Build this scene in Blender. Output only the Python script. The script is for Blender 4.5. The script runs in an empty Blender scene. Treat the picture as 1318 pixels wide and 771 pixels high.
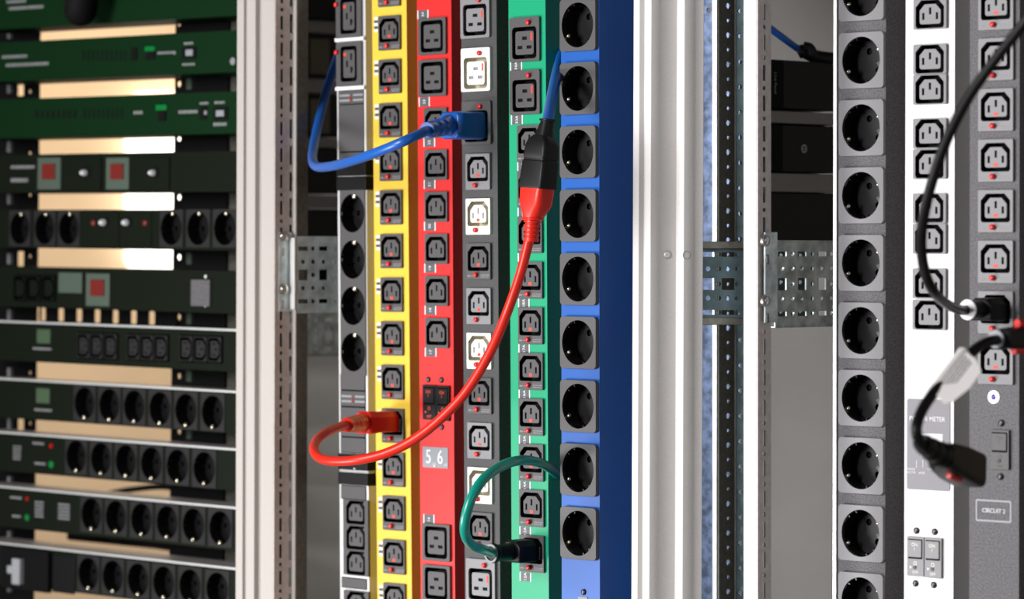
import bpy, math, random
from math import sin, cos, pi, radians as R
from mathutils import Matrix, Vector
from mathutils.geometry import tessellate_polygon
random.seed(4)
sc = bpy.context.scene
COL = sc.collection
F = 4600.0; CX = 659.0; H = 320.0; ZF = -1.15; ZT = 0.75
mm = 0.001

# ------------------------------------------------------------------ materials
def mat(name, col, rough=0.5, metal=0.0, speck=0.0, speck_scale=900, bump=0.0, emit=None, estr=1.0, spec=0.5, streak=0.0, coat=0.0):
    m = bpy.data.materials.new(name); m.use_nodes = True
    nt = m.node_tree; b = nt.nodes['Principled BSDF']
    c = (col[0], col[1], col[2], 1)
    b.inputs['Base Color'].default_value = c
    b.inputs['Roughness'].default_value = rough
    b.inputs['Metallic'].default_value = metal
    b.inputs['Specular IOR Level'].default_value = spec
    b.inputs['Coat Weight'].default_value = coat
    tc = nt.nodes.new('ShaderNodeTexCoord')
    n = nt.nodes.new('ShaderNodeTexNoise'); n.inputs['Scale'].default_value = speck_scale; n.inputs['Detail'].default_value = 3
    if streak:
        mp = nt.nodes.new('ShaderNodeMapping'); mp.inputs['Scale'].default_value = (1, 1, streak)
        nt.links.new(tc.outputs['Object'], mp.inputs['Vector']); nt.links.new(mp.outputs['Vector'], n.inputs['Vector'])
    else:
        nt.links.new(tc.outputs['Object'], n.inputs['Vector'])
    s = max(speck, 0.04)
    r = nt.nodes.new('ShaderNodeValToRGB')
    r.color_ramp.elements[0].position = 0.35; r.color_ramp.elements[1].position = 0.65
    r.color_ramp.elements[0].color = (col[0]*(1-s), col[1]*(1-s), col[2]*(1-s), 1)
    r.color_ramp.elements[1].color = (min(1, col[0]*(1+s)), min(1, col[1]*(1+s)), min(1, col[2]*(1+s)), 1)
    nt.links.new(n.outputs['Fac'], r.inputs['Fac']); nt.links.new(r.outputs['Color'], b.inputs['Base Color'])
    if bump:
        bp = nt.nodes.new('ShaderNodeBump'); bp.inputs['Strength'].default_value = bump; bp.inputs['Distance'].default_value = 0.0004
        nt.links.new(n.outputs['Fac'], bp.inputs['Height']); nt.links.new(bp.outputs['Normal'], b.inputs['Normal'])
    if emit:
        b.inputs['Emission Color'].default_value = (*emit, 1); b.inputs['Emission Strength'].default_value = estr
    return m
M = dict(
    yellow=mat('yellow_paint', (.80, .55, .06), .42, bump=.1, spec=.4),
    red=mat('red_paint', (.68, .022, .020), .42, bump=.1, spec=.45),
    green=mat('green_paint', (.0, .35, .165), .42, bump=.1, spec=.45),
    blue=mat('blue_anodised', (.003, .095, .42), .42, bump=.08, spec=.45),
    white=mat('white_paint', (.86, .85, .85), .4, bump=.05),
    char=mat('charcoal_powder_coat', (.07, .07, .072), .5, spec=.3, speck=.25, bump=.4),
    char2=mat('textured_grey_powder_coat', (.115, .11, .117), .55, spec=.3, speck=.35, speck_scale=700, bump=.5),
    black=mat('black_plastic', (.006, .006, .0065), .45, spec=.25),
    blackg=mat('glossy_black_plastic', (.005, .005, .0055), .25, spec=.4),
    pit=mat('matt_black_plastic', (.003, .003, .0035), .7, spec=.15),  # black parts, and painted shade inside outlets, slots and bowls
    plate=mat('dark_grey_plastic', (.078, .074, .076), .5, bump=.15, speck_scale=2500),
    plateg=mat('mid_grey_plastic', (.23, .225, .235), .45),
    platel=mat('light_grey_plastic', (.34, .35, .37), .45),
    platew=mat('ivory_white_plastic', (.88, .87, .80), .4),
    ivory=mat('beige_plastic', (.60, .55, .42), .5),
    redp=mat('red_plastic', (.75, .02, .015), .3),
    redmark=mat('red_print', (.80, .06, .03), .5),
    silver=mat('brushed_aluminium', (.88, .89, .88), .4, metal=.45, streak=.02, bump=.05),
    galv=mat('galvanised_steel', (.50, .56, .56), .38, metal=.65, speck=.35, speck_scale=60, bump=.05),
    galvb=mat('blue_tinted_zinc_steel', (.095, .135, .235), .38, metal=.5, speck=.5, speck_scale=120, bump=.15),
    olive=mat('weathered_olive_steel', (.15, .145, .12), .5, metal=.4, speck=.15, speck_scale=200),
    teal=mat('dull_zinc_steel', (.07, .11, .12), .45, metal=.5, speck=.2, speck_scale=80),
    frame=mat('off_white_powder_coat', (.78, .75, .73), .45, speck=.03, bump=.05),
    beige=mat('warm_grey_powder_coat', (.47, .435, .405), .5, speck=.03),
    rail=mat('grey_steel_profile', (.55, .50, .49), .5, metal=.3, speck=.08, speck_scale=200),
    dark=mat('dark_cavity_metal', (.015, .015, .015), .7),  # near-black that paints the shade of a hollow
    shelf=mat('grey_painted_steel', (.22, .21, .20), .55, speck=.05),
    clip=mat('nickel_brass_contact', (.80, .72, .55), .25, metal=.9),
    screw=mat('zinc_screw_steel', (.5, .49, .47), .3, metal=.95),
    bscrew=mat('black_screw', (.03, .025, .03), .35, metal=.5),
    cab_blue=mat('blue_rubber_cable', (.010, .11, .46), .33, bump=.05, spec=.6),
    cab_red=mat('red_rubber_cable', (.72, .022, .010), .36, bump=.05, spec=.4),
    cab_green=mat('green_rubber_cable', (.0, .27, .20), .3, bump=.05, spec=.6),
    cab_black=mat('black_rubber_cable', (.006, .006, .006), .42, bump=.05, spec=.25),
    print_w=mat('white_print', (.82, .82, .84), .5),
    print_g=mat('grey_print', (.25, .25, .26), .6),
    print_d=mat('dark_print', (.02, .02, .02), .6),
    sticker=mat('grey_sticker', (.10, .10, .108), .5),
    lcd=mat('grey_display', (.30, .31, .34), .35),
    meter=mat('lilac_grey_display_panel', (.215, .205, .23), .45),
    paper=mat('paper_tag', (.9, .86, .85), .6),
    greenunit=mat('dark_green_unit_panel', (.003, .022, .006), .5, spec=.12),  # reflected green light on the top units is put into this colour
    darkunit=mat('black_green_unit_panel', (.006, .009, .005), .5, spec=.12),
    rackplate=mat('rack_outlet_plastic', (.024, .023, .023), .5, spec=.2),
    galvl=mat('bright_zinc_steel', (.62, .72, .74), .42, metal=.4, speck=.25, speck_scale=60),
    rcd=mat('pale_green_grey_plastic', (.075, .105, .08), .5),
    rcdred=mat('dull_red_test_button', (.17, .016, .012), .4),
    logo=mat('pale_green_label', (.055, .10, .05), .5),
    ledg=mat('green_led', (.0, .16, .03), .3, emit=(.05, .8, .2), estr=.04),
    ledr=mat('red_led', (.4, .0, .0), .3, emit=(1, .05, .05), estr=.04),
    ring=mat('lit_white_ring', (.9, .85, 1), .3, emit=(.9, .8, 1), estr=1.2),
    ringb=mat('blue_violet_lens', (.05, .04, .3), .2),
    cream=mat('cream_wall_paint', (.80, .62, .42), .8, speck=.02, speck_scale=6),
    greywall=mat('grey_panel_paint', (.5, .48, .46), .7, speck=.03, speck_scale=8),
    palewall=mat('pale_grey_panel_paint', (.82, .80, .76), .7, speck=.03, speck_scale=8),
    floor=mat('grey_floor', (.25, .24, .23), .6, speck_scale=4),
    amber=mat('olive_device_panel', (.10, .085, .05), .5),
)

# ------------------------------------------------------------------ mesh builder
def rrect(w, h, r, n=4, cx=0, cz=0):
    r = min(r, w/2-1e-6, h/2-1e-6); p = []
    for qx, qz, a0 in ((1, 1, 0), (-1, 1, 90), (-1, -1, 180), (1, -1, 270)):
        for i in range(n+1):
            a = R(a0+90*i/n)
            p.append((cx+qx*(w/2-r)+r*cos(a), cz+qz*(h/2-r)+r*sin(a)))
    return p
def rect(x0, x1, z0, z1): return [(x1, z1), (x0, z1), (x0, z0), (x1, z0)]
def circ(r, n=32, cx=0, cz=0, sz=1): return [(cx+r*cos(2*pi*i/n), cz+sz*r*sin(2*pi*i/n)) for i in range(n)]
def c13o(w, h, ch, r, cx=0, cz=0):
    p = [(w/2, h/2-ch), (w/2-ch, h/2), (-w/2+ch, h/2), (-w/2, h/2-ch)]
    for qx, a0 in ((-1, 180), (1, 270)):
        for i in range(5):
            a = R(a0+90*i/4); p.append((qx*(w/2-r)+r*cos(a), -h/2+r+r*sin(a)))
    return [(x+cx, z+cz) for x, z in p]

class MB:
    def __init__(s): s.v = []; s.f = []; s.m = []; s.mats = []
    def mi(s, m):
        m = M[m] if isinstance(m, str) else m
        if m not in s.mats: s.mats.append(m)
        return s.mats.index(m)
    def add(s, vs, fs, m, T=None):
        k = len(s.v); i = s.mi(m)
        for v in vs:
            v = Vector(v); s.v.append(T @ v if T else v)
        for f in fs: s.f.append([k+a for a in f]); s.m.append(i)
    def prism(s, outs, y0, y1, m, T=None, front=True, back=True, side=True):
        """outs: outline + holes in x,z; front at y0"""
        vs = []; fs = []; rings = []
        for o in outs:
            k = len(vs); n = len(o); rings.append((k, n))
            vs += [(x, y0, z) for x, z in o]
            vs += [(x, y1, z) for x, z in o]
        if side:
            for k, n in rings:
                for i in range(n):
                    j = (i+1) % n; fs.append([k+i, k+j, k+n+j, k+n+i])
        if len(outs) == 1:
            n = len(outs[0])
            if front: fs.append(list(range(n)))
            if back: fs.append(list(range(2*n-1, n-1, -1)))
        else:
            tri = tessellate_polygon([[Vector((x, z, 0)) for x, z in o] for o in outs])
            idx = []
            for (k, n) in rings: idx += [(k+i, k+n+i) for i in range(n)]
            for t in tri:
                if front: fs.append([idx[a][0] for a in t])
                if back: fs.append([idx[a][1] for a in reversed(t)])
        s.add(vs, fs, m, T); return s
    def perf(s, x0, x1, z0, z1, holes, y0, y1, m, T=None):
        iv = sorted((min(p[1] for p in h), max(p[1] for p in h), i) for i, h in enumerate(holes))
        gr = []
        for a, c, i in iv:
            if gr and a <= gr[-1][1]+1e-5: gr[-1][1] = max(gr[-1][1], c); gr[-1][2].append(i)
            else: gr.append([a, c, [i]])
        cuts = [z0]+[(gr[k][1]+gr[k+1][0])/2 for k in range(len(gr)-1)]+[z1]
        if not gr: return s.box(x0, x1, y0, y1, z0, z1, m, T)
        for k, g in enumerate(gr): s.prism([rect(x0, x1, cuts[k], cuts[k+1])]+[holes[i] for i in g[2]], y0, y1, m, T)
        return s
    def box(s, x0, x1, y0, y1, z0, z1, m, T=None):
        return s.prism([rect(x0, x1, z0, z1)], y0, y1, m, T)
    def plan(s, pts, z0, z1, m, T=None):
        n = len(pts)
        vs = [(x, y, z0) for x, y in pts]+[(x, y, z1) for x, y in pts]
        fs = [[i, (i+1) % n, n+(i+1) % n, n+i] for i in range(n)]
        for t in tessellate_polygon([[Vector((x, y, 0)) for x, y in pts]]):
            fs.append(list(t)); fs.append([n+a for a in reversed(t)])
        s.add(vs, fs, m, T); return s
    def cyl(s, x, z, r, y0, y1, m, n=20, T=None): return s.prism([circ(r, n, x, z)], y0, y1, m, T)
    def dome(s, x, z, r, y0, h, m, n=16, T=None):
        vs = []; fs = []; L = 5
        for k in range(L):
            a = pi/2*k/(L-1); rr = max(r*cos(a), r*.02)
            vs += [(x+rr*cos(2*pi*i/n), y0-h*sin(a), z+rr*sin(2*pi*i/n)) for i in range(n)]
        for k in range(L-1):
            for i in range(n): fs.append([k*n+i, k*n+(i+1) % n, (k+1)*n+(i+1) % n, (k+1)*n+i])
        fs.append([(L-1)*n+i for i in range(n)])
        s.add(vs, fs, m, T); return s
    def loft(s, secs, m, caps=True):
        """secs: list of (Matrix, outline) ; outline in local x,z"""
        vs = []; fs = []; n = len(secs[0][1])
        for T, o in secs: vs += [T @ Vector((x, 0, z)) for x, z in o]
        for k in range(len(secs)-1):
            for i in range(n): fs.append([k*n+i, k*n+(i+1) % n, (k+1)*n+(i+1) % n, (k+1)*n+i])
        if caps: fs += [list(range(n))[::-1], [(len(secs)-1)*n+i for i in range(n)]]
        s.add(vs, fs, m); return s
    def tube(s, pts, r, m, n=20, sub=8):
        P = [Vector(p) for p in pts]; Q = []
        for i in range(len(P)-1):
            a = P[max(i-1, 0)]; b = P[i]; c = P[i+1]; d = P[min(i+2, len(P)-1)]
            for k in range(sub):
                t = k/sub
                Q.append(.5*((2*b)+(c-a)*t+(2*a-5*b+4*c-d)*t*t+(3*b-a-3*c+d)*t**3))
        Q.append(P[-1])
        up = None; secs = []
        for i, q in enumerate(Q):
            d = (Q[min(i+1, len(Q)-1)]-Q[max(i-1, 0)]).normalized()
            if up is None:
                up = Vector((0, 0, 1)) if abs(d.z) < .8 else Vector((0, 1, 0))
            up = (up-d*up.dot(d)).normalized(); sd = d.cross(up)
            T = Matrix((sd, d, up)).transposed().to_4x4(); T.translation = q
            secs.append((T, circ(r, n)))
        return s.loft(secs, m)
    def build(s, name, parent=None, bevel=0, smooth=True):
        me = bpy.data.meshes.new(name)
        me.from_pydata([tuple(v) for v in s.v], [], s.f)
        for m in s.mats: me.materials.append(m)
        me.polygons.foreach_set('material_index', s.m)
        me.polygons.foreach_set('use_smooth', [smooth]*len(me.polygons))
        me.validate(); me.update()
        import bmesh
        bm = bmesh.new(); bm.from_mesh(me); bmesh.ops.recalc_face_normals(bm, faces=bm.faces); bm.to_mesh(me); bm.free()
        if smooth: me.set_sharp_from_angle(angle=R(35))
        return link(me, name, parent, bevel)
def link(me, name, parent=None, bevel=0, loc=None, rot=None):
    o = bpy.data.objects.new(name, me); COL.objects.link(o)
    if parent: o.parent = parent
    if bevel:
        b = o.modifiers.new('edge', 'BEVEL'); b.width = bevel; b.segments = 2; b.limit_method = 'ANGLE'; b.angle_limit = R(50)
    if loc: o.location = loc
    if rot: o.rotation_euler = rot
    return o
def text(sx, size, parent, loc, m, rot=0, name='lettering', wid=1.0):
    cu = bpy.data.curves.new(name, 'FONT'); cu.body = sx; cu.size = size; cu.align_x = 'CENTER'; cu.align_y = 'CENTER'; cu.extrude = .00008
    cu.resolution_u = 3
    ob = bpy.data.objects.new(name, cu); COL.objects.link(ob)
    me = bpy.data.meshes.new_from_object(ob.evaluated_get(bpy.context.evaluated_depsgraph_get()))
    bpy.data.objects.remove(ob)
    me.transform(Matrix.Rotation(rot, 4, 'Y') @ Matrix.Rotation(pi/2, 4, 'X') @ Matrix.Diagonal((wid, 1, 1, 1)))
    me.materials.clear(); me.materials.append(M[m])
    return link(me, name, parent, 0, loc)
def tag(o, label, cat, group=None):
    o['label'] = label; o['category'] = cat
    if group: o['group'] = group
    return o
def struct(o): o['kind'] = 'structure'; return o

# ------------------------------------------------------------------ frames in space
def ray(px, py): return Vector(((px-CX)/F, 1, (H-py)/F))
def at(px, py, D): return ray(px, py)*D
class Fr:
    """A vertical plane: anchor on the horizon row, yaw of its horizontal axis, slight lean."""
    def __init__(s, px, D, theta, lean=0, into='n'):
        s.D = D
        a = -theta if into == 'n' else R(90)-theta
        s.M = Matrix.Translation(((px-CX)/F*D, D, 0)) @ Matrix.Rotation(-lean/771., 4, 'Y') @ Matrix.Rotation(a, 4, 'Z')
        s.I = s.M.inverted()
    def loc(s, px, py=H, off=0):
        o = s.I @ Vector((0, 0, 0)); d = s.I.to_3x3() @ ray(px, py)
        t = (off-o.y)/d.y; p = o+d*t
        return p.x, p.z
    def x(s, px, off=0): return s.loc(px, H, off)[0]
    def z(s, px, py, off=0): return s.loc(px, py, off)[1]
    def empty(s, name):
        o = bpy.data.objects.new(name, None); COL.objects.link(o)
        base = s.M @ Matrix.Translation((0, 0, 0)); o.matrix_world = base; o.empty_display_size = .02
        return o
TH, THR, THL = R(46.5), R(43), R(45)

# ------------------------------------------------------------------ outlet meshes (one of each kind, then shared)
CACHE = {}
def c13_meshes(pw, ph, dz, body, trench, corem, slotm, t=2.6):
    key = ('c13', pw, ph, dz, body, trench, corem, slotm)
    if key in CACHE: return CACHE[key]
    op = c13o(28.6*mm, 23*mm, 5.6*mm, 2.4*mm, 0, dz*mm); dep = 12*mm; T_ = t*mm
    b = MB(); b.prism([rrect(pw*mm, ph*mm, 1*mm, 3), op], -T_, 0, body)
    b.prism([op], -T_+.0001, dep, trench, front=False)
    po = b.build('outlet'); 
    inn = c13o(21.2*mm, 16.4*mm, 5.0*mm, 2*mm, 0, dz*mm)
    hs = [rrect(2.2*mm, 5.6*mm, .1*mm, 1, x*mm, (dz+z)*mm) for x, z in ((0, 2.6), (-6.9, -1.7), (6.9, -1.7))]
    c = MB(); c.prism([inn]+hs, -T_+.5*mm, dep-.1*mm, corem, back=False)
    for h in hs: c.prism([h], -T_+1.5*mm, -T_+2.5*mm, slotm)
    co = c.build('socket_core')
    r = (po.data, co.data)
    for o in (po, co): bpy.data.objects.remove(o)
    CACHE[key] = r; return r
def c19_meshes(pw, ph, rw, rh, dz, body, trench, corem, slotm, rotd, t=2.8):
    key = ('c19', pw, ph, rw, rh, dz, body, trench, corem, rotd)
    if key in CACHE: return CACHE[key]
    op = rrect(rw*mm, rh*mm, 3.5*mm, 4, 0, dz*mm); dep = 12*mm; T_ = t*mm
    b = MB(); b.prism([rrect(pw*mm, ph*mm, 1.6*mm, 3), op], -T_, 0, body)
    b.prism([op], -T_+.0001, dep, trench, front=False)
    po = b.build('outlet')
    inn = rrect((rw-8)*mm, (rh-7.6)*mm, 2.4*mm, 4, 0, dz*mm)
    if rotd: hs = [rrect(2.8*mm, 6.2*mm, .1*mm, 1, x*mm, (dz+z)*mm) for x, z in ((-3, 0), (3.6, 7), (3.6, -6))]
    else: hs = [rrect(6.2*mm, 3*mm, .1*mm, 1, x*mm, (dz+z)*mm) for x, z in ((0, 4.2), (-6, -4), (6, -4))]
    c = MB(); c.prism([inn]+hs, -T_+.5*mm, dep-.1*mm, corem, back=False)
    for h in hs: c.prism([h], -T_+1.5*mm, -T_+2.5*mm, slotm)
    co = c.build('socket_core'); r = (po.data, co.data)
    for o in (po, co): bpy.data.objects.remove(o)
    CACHE[key] = r; return r
def schuko_meshes(pw, ph, body, ang, rad=19.8, t=4.0, clipbig=1.0, rr=3.5):
    """ang: direction of the earth contacts, degrees in the face plane"""
    key = ('sch', pw, ph, body, ang, rad)
    if key in CACHE: return CACHE[key]
    T_ = t*mm; dep = 15*mm; n = 48; r = rad*mm
    b = MB(); b.prism([rrect(pw*mm, ph*mm, rr*mm, 5), circ(r, n)], -T_, 0, body)
    b.prism([circ(r, n)], -T_+.0001, dep, 'blackg', front=False, back=False)
    pa = R(ang+90)
    ph_ = [circ(2.9*mm, 16, s*9.5*mm*cos(pa), s*9.5*mm*sin(pa)) for s in (1, -1)]
    b.prism([circ(r, n)]+ph_, dep-.2*mm, dep+1*mm, 'pit' if body == 'rackplate' else 'black')  # rack bowls get a near-black floor as painted shade
    for h in ph_: b.prism([h], dep+2.5*mm, dep+3.5*mm, 'pit')
    # guide ribs at the pin axis
    for s in (1, -1):
        for da in (-13, 13):
            a = pa+(0 if s > 0 else pi)+R(da)
            T = Matrix.Rotation(-a, 4, 'Y')
            b.box(r-2.2*mm, r+.2*mm, -T_+1.2*mm, dep-.5*mm, -.7*mm, .7*mm, 'blackg', T)
    po = b.build('outlet')
    c = MB(); T = Matrix.Rotation(-R(ang), 4, 'Y'); k = clipbig
    c.dome(r-1.8*mm, 0, 2.0*mm*k, 1*mm, 2.2*mm, 'clip', 12, T)
    co = c.build('earth_contact'); rr_ = (po.data, co.data)
    for o in (po, co): bpy.data.objects.remove(o)
    CACHE[key] = rr_; return rr_
def small_mesh(kind):
    if kind in CACHE: return CACHE[kind]
    b = MB()
    if kind == 'button':
        b.prism([circ(2.3*mm, 18)], -2.6*mm-2.6*mm, -2.5*mm, 'redp'); b.dome(0, 0, 2.3*mm, -5.2*mm, 1.2*mm, 'redp')
    elif kind == 'mark': b.prism([rect(-2*mm, 2*mm, -1.4*mm, 1.4*mm)], -.15*mm, 0, 'redmark')
    elif kind == 'bar': b.prism([rect(-1.1*mm, 1.1*mm, -3.5*mm, 3.5*mm)], -.15*mm, 0, 'redmark')
    elif kind == 'screwb':
        b.prism([circ(2.7*mm, 18)], -1.0*mm, 0, 'bscrew'); b.dome(0, 0, 2.7*mm, -1.0*mm, .9*mm, 'bscrew')
        b.prism([rect(-.45*mm, .45*mm, -1.5*mm, 1.5*mm)], -2.1*mm, -1.7*mm, 'plateg')
    elif kind == 'print':
        x = -15
        for row, z in ((0, .9), (1, -.9)):
            x = 3.5
            while x < 13.5:
                w = random.uniform(.8, 2); b.prism([rect(x*mm, (x+w)*mm, (z-.45)*mm, (z+.45)*mm)], -.08*mm, 0, 'print_g'); x += w+.5
        for x in (-13.5, -11.5): b.prism([circ(.9*mm, 10, x*mm, 0)], -.08*mm, 0, 'print_g')
        b.prism([rect(-10*mm, -4*mm, -.2*mm, .2*mm)], -.08*mm, 0, 'print_g')
    o = b.build(kind); CACHE[kind] = o.data; bpy.data.objects.remove(o); return CACHE[kind]

class Strip:
    def __init__(s, name, px_l, px_r, D, theta, lean, m, depth, label, cat='power strip', z0=ZF, z1=ZT, group=None):
        s.fr = Fr(px_l, D, theta, lean); s.w = s.fr.x(px_r); s.m = m; s.depth = depth; s.holes = []; s.z0, s.z1 = z0, z1
        s.root = tag(s.fr.empty(name), label, cat, group)
    def outlet(s, kind, px, py, plate='plate', button=True, off=0, **k):
        f = s.fr; t = k.get('t', 2.6); x = f.x(px, -t*mm); z = f.z(px, py, -t*mm)
        x += 0
        if plate == 'platew': body, tr, cm, sm = 'platew', 'ivory', 'platew', 'print_g'
        elif plate == 'platel': body, tr, cm, sm = 'platel', 'pit', 'platel', 'pit'
        elif plate == 'plateg': body, tr, cm, sm = 'plateg', 'pit', 'plateg', 'pit'
        else: body, tr, cm, sm = plate, 'pit', plate, 'pit'  # dark trench and slot colours stand in for shade inside the outlets
        rot = k.get('rot')
        if kind == 'c13':
            pw, ph, dz = k.get('pw', 31.5), k.get('ph', 33.5), k.get('dz', 2.6)
            a, c = c13_meshes(pw, ph, dz, body, tr, cm, sm)
            s.hole(x, z+(0 if rot else dz*mm), 29 if not rot else 24, 24 if not rot else 29)
            o = link(a, 'outlet', s.root, .0004, (x, 0, z), rot)
            if k.get('scale'): o.scale = (k['scale'],)*3
            link(c, 'socket_core', o, .0003)
            if button:
                link(small_mesh('button'), 'release_button', o, 0, (-1.8*mm, 0, (-ph/2+4.2)*mm))
                link(small_mesh('mark'), 'status_mark', o, 0, (0, -2.1*mm, (dz-5.9)*mm))
                if plate != 'platew': link(small_mesh('print'), 'printed_legend', o, 0, (0, -2.6*mm, (-ph/2+3.2)*mm))
        elif kind == 'c19':
            pw, ph, rw, rh, dz = k.get('pw', 39.5), k.get('ph', 40.5), k.get('rw', 32), k.get('rh', 29), k.get('dz', -3.2)
            a, c = c19_meshes(pw, ph, rw, rh, dz, body, tr, cm, sm, k.get('rotd', False))
            s.hole(x, z+dz*mm, rw+1, rh+1)
            o = link(a, 'outlet', s.root, .0004, (x, 0, z))
            link(c, 'socket_core', o, .0003)
            if button:
                link(small_mesh('button'), 'release_button', o, 0, (k.get('bx', 7)*mm, 0, k.get('bz', 15)*mm))
                link(small_mesh('bar'), 'status_mark', o, 0, (9.4*mm, -2.35*mm, (dz+5.3)*mm))
            if k.get('sq'):
                link(small_mesh('mark'), 'status_mark', o, 0, (-6*mm, -2.35*mm, (dz+9.5)*mm))
                link(small_mesh('button'), 'release_button', o, 0, (-pw/2*mm+2.4*mm, 0, (dz+12)*mm))
        else:
            pw, ph = k.get('pw', 46), k.get('ph', 46)
            a, c = schuko_meshes(pw, ph, body, k.get('ang', 210), k.get('rad', 19.8), k.get('t', 4.0), k.get('clip', 1.0), k.get('rr', 3.5))
            rd = k.get('rad', 19.8)*2
            s.hole(x, z, min(rd+1, pw-1), rd+1)
            o = link(a, 'outlet', s.root, .0007 if k.get('t', 4) > 2 else .0002, (x, 0, z), rot)
            link(c, 'earth_contact', o)
            if not k.get('one'): link(c, 'earth_contact', o, 0, None, (0, pi, 0))
            if k.get('txt'):
                text('16A\n250V~', 3.2*mm, o, (9*mm, 12.6*mm, -4*mm), 'print_g', rot=R(60), name='embossed_rating')
        return o
    def hole(s, x, z, w, h): s.holes.append((x, z, w*mm, h*mm))
    def housing(s, extra=None):
        outs = [rect(0, s.w, s.z0, s.z1)]
        hs = sorted(s.holes, key=lambda q: q[1])
        b = MB(); th = 1.5*mm
        # the front sheet is built in bands between openings so each opening is a true hole
        z = s.z0
        for (x, zc, w, h) in hs:
            x0, x1, a, c = x-w/2, x+w/2, zc-h/2, zc+h/2
            x0 = max(x0, .0006); x1 = min(x1, s.w-.0006)
            if a > z: b.box(0, s.w, 0, th, z, a, s.m)
            b.box(0, x0, 0, th, max(a, z), c, s.m); b.box(x1, s.w, 0, th, max(a, z), c, s.m)
            z = c
        b.box(0, s.w, 0, th, z, s.z1, s.m)
        b.box(0, th, th, s.depth, s.z0, s.z1, s.m); b.box(s.w-th, s.w, th, s.depth, s.z0, s.z1, s.m)
        b.box(th, s.w-th, s.depth-th, s.depth, s.z0, s.z1, s.m)
        b.box(th, s.w-th, th, s.depth-th, s.z0, s.z0+th, s.m); b.box(th, s.w-th, th, s.depth-th, s.z1-th, s.z1, s.m)
        if extra: extra(b)
        return b.build('housing', s.root)
    def sticker(s, px0, px1, py0, py1, txt, m='sticker'):
        f = s.fr; x0, x1 = f.x(px0), f.x(px1); pm = (px0+px1)/2
        z1, z0 = f.z(pm, py0), f.z(pm, py1)
        b = MB(); b.box(x0, x1, -.15*mm, 0, z0, z1, m)
        e = 1.2*mm
        b.box(x0, x0+e, -.25*mm, 0, z0, z1, 'print_w'); b.box(x1-e, x1, -.25*mm, 0, z0, z1, 'print_w')
        o = b.build('label_sticker', s.root, smooth=False)
        if txt: text(txt, 4.6*mm, o, ((x0+x1)/2, -.25*mm, (z0+z1)/2), 'print_w', rot=-pi/2)
    def screw(s, px, py):
        f = s.fr; link(small_mesh('screwb'), 'screw', s.root, 0, (f.x(px), 0, f.z(px, py)))
    def breaker(s, px0, px1, py0, py1, body, ink, ink2=None):
        f = s.fr; pm = (px0+px1)/2
        x0, x1 = f.x(px0, -2*mm), f.x(px1, -2*mm); z1, z0 = f.z(pm, py0, -2*mm), f.z(pm, py1, -2*mm)
        w, h = x1-x0, z1-z0; zm = z0+h*.44
        b = MB()
        b.prism([rect(x0, x1, z0, z1), rect(x0+w*.08, x1-w*.08, zm, z1-h*.06)], -2.4*mm, 0, body)
        b.box(x0+w*.08, x1-w*.08, -.4*mm, 0, zm, z1-h*.06, 'pit')
        o = b.build('circuit_breaker', s.root, .0003)
        r = MB(); r.prism([rect(x0+w*.1, x1-w*.1, zm+h*.04, z1-h*.08)], -3.4*mm, -.4*mm, body)
        r.build('rocker', o, .0004)
        cx = (x0+x1)/2
        text('ON', w*.24, o, (cx, -3.5*mm, z1-h*.2), ink, name='lettering')
        text('I', w*.24, o, (cx, -3.5*mm, z1-h*.31), ink, name='lettering')
        text('O', w*.28, o, (cx, -2.5*mm, zm-h*.12), ink); text('OFF', w*.2, o, (cx, -2.5*mm, z0+h*.09), ink)
        d = MB(); d.cyl(cx-w*.02, zm-h*.22, w*.09, -2.9*mm, -2.3*mm, 'bscrew', 12)
        d.prism([[(cx-w*.32, zm-h*.26), (cx-w*.2, zm-h*.22), (cx-w*.32, zm-h*.18)]], -2.5*mm, -2.3*mm, ink)
        d.build('trip_slot', o)

# ------------------------------------------------------------------ the row of strips
# yellow
S = Strip('vertical_power_strip', 481.7, 526.0, 3.495, TH, 7, 'yellow', 45*mm, 'bright yellow vertical power strip full of dark outlets, a red plug in one of them')
for i in range(15):
    y = 42+56.2*(i-1)
    S.outlet('c13', 503.0, y, 'plate')
for i in range(15):
    y = 42+56.2*(i-1)
    f = S.fr; b = MB(); x0 = f.x(484.3); x1 = f.x(489); z1 = f.z(486, y-20); z0 = f.z(486, y-1); hh = (z1-z0)/5
    for q in range(5): b.box(x0, x1, -.2*mm, 0, z1-(q+1)*hh, z1-q*hh, 'print_w' if q % 2 == 0 else 'plate')
    b.build('label_sticker', S.root, smooth=False)
S.housing(); YEL = S
# red
S = Strip('vertical_power_strip', 538.7, 582.8, 3.417, TH, 5, 'red', 45*mm, 'red vertical power strip with outlets, two rocker breakers and a 5.6 readout')
for y in (46.5, 100, 698, 751): S.outlet('c19', 557.5 if y < 300 else 558.5, y, 'plate', False, pw=39, ph=35, rh=30, rw=31.5, dz=0)
for i in range(6): S.outlet('c13', 561, 158+54.1*i, 'plate', False, pw=32, ph=28.6, dz=0)
S.sticker(539.5, 553.5, 13, 24, '24'); S.sticker(540.5, 554.5, 125, 137, '23')
for i, y in enumerate((177.5, 231.5, 285.5, 339.5, 393.5, 447.5)): S.sticker(546.3, 561, y, y+11.5, str(22-i))
S.sticker(543, 557, 662, 675, '16')
S.breaker(543, 559.7, 495.5, 540, 'black', 'redmark'); S.breaker(560.2, 577, 496.5, 541.5, 'black', 'redmark')
for p in ((550.5, 488.5), (567.5, 489), (567.5, 549.5), (551, 547.5)): S.screw(*p)
f = S.fr; x0, x1 = f.x(543), f.x(575.5); z1, z0 = f.z(559, 575.5), f.z(559, 602)
d = MB().prism([rrect(x1-x0, z1-z0, .5*mm, 2, (x0+x1)/2, (z0+z1)/2)], -.6*mm, 0, 'lcd').build('readout_display', S.root)
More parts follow.
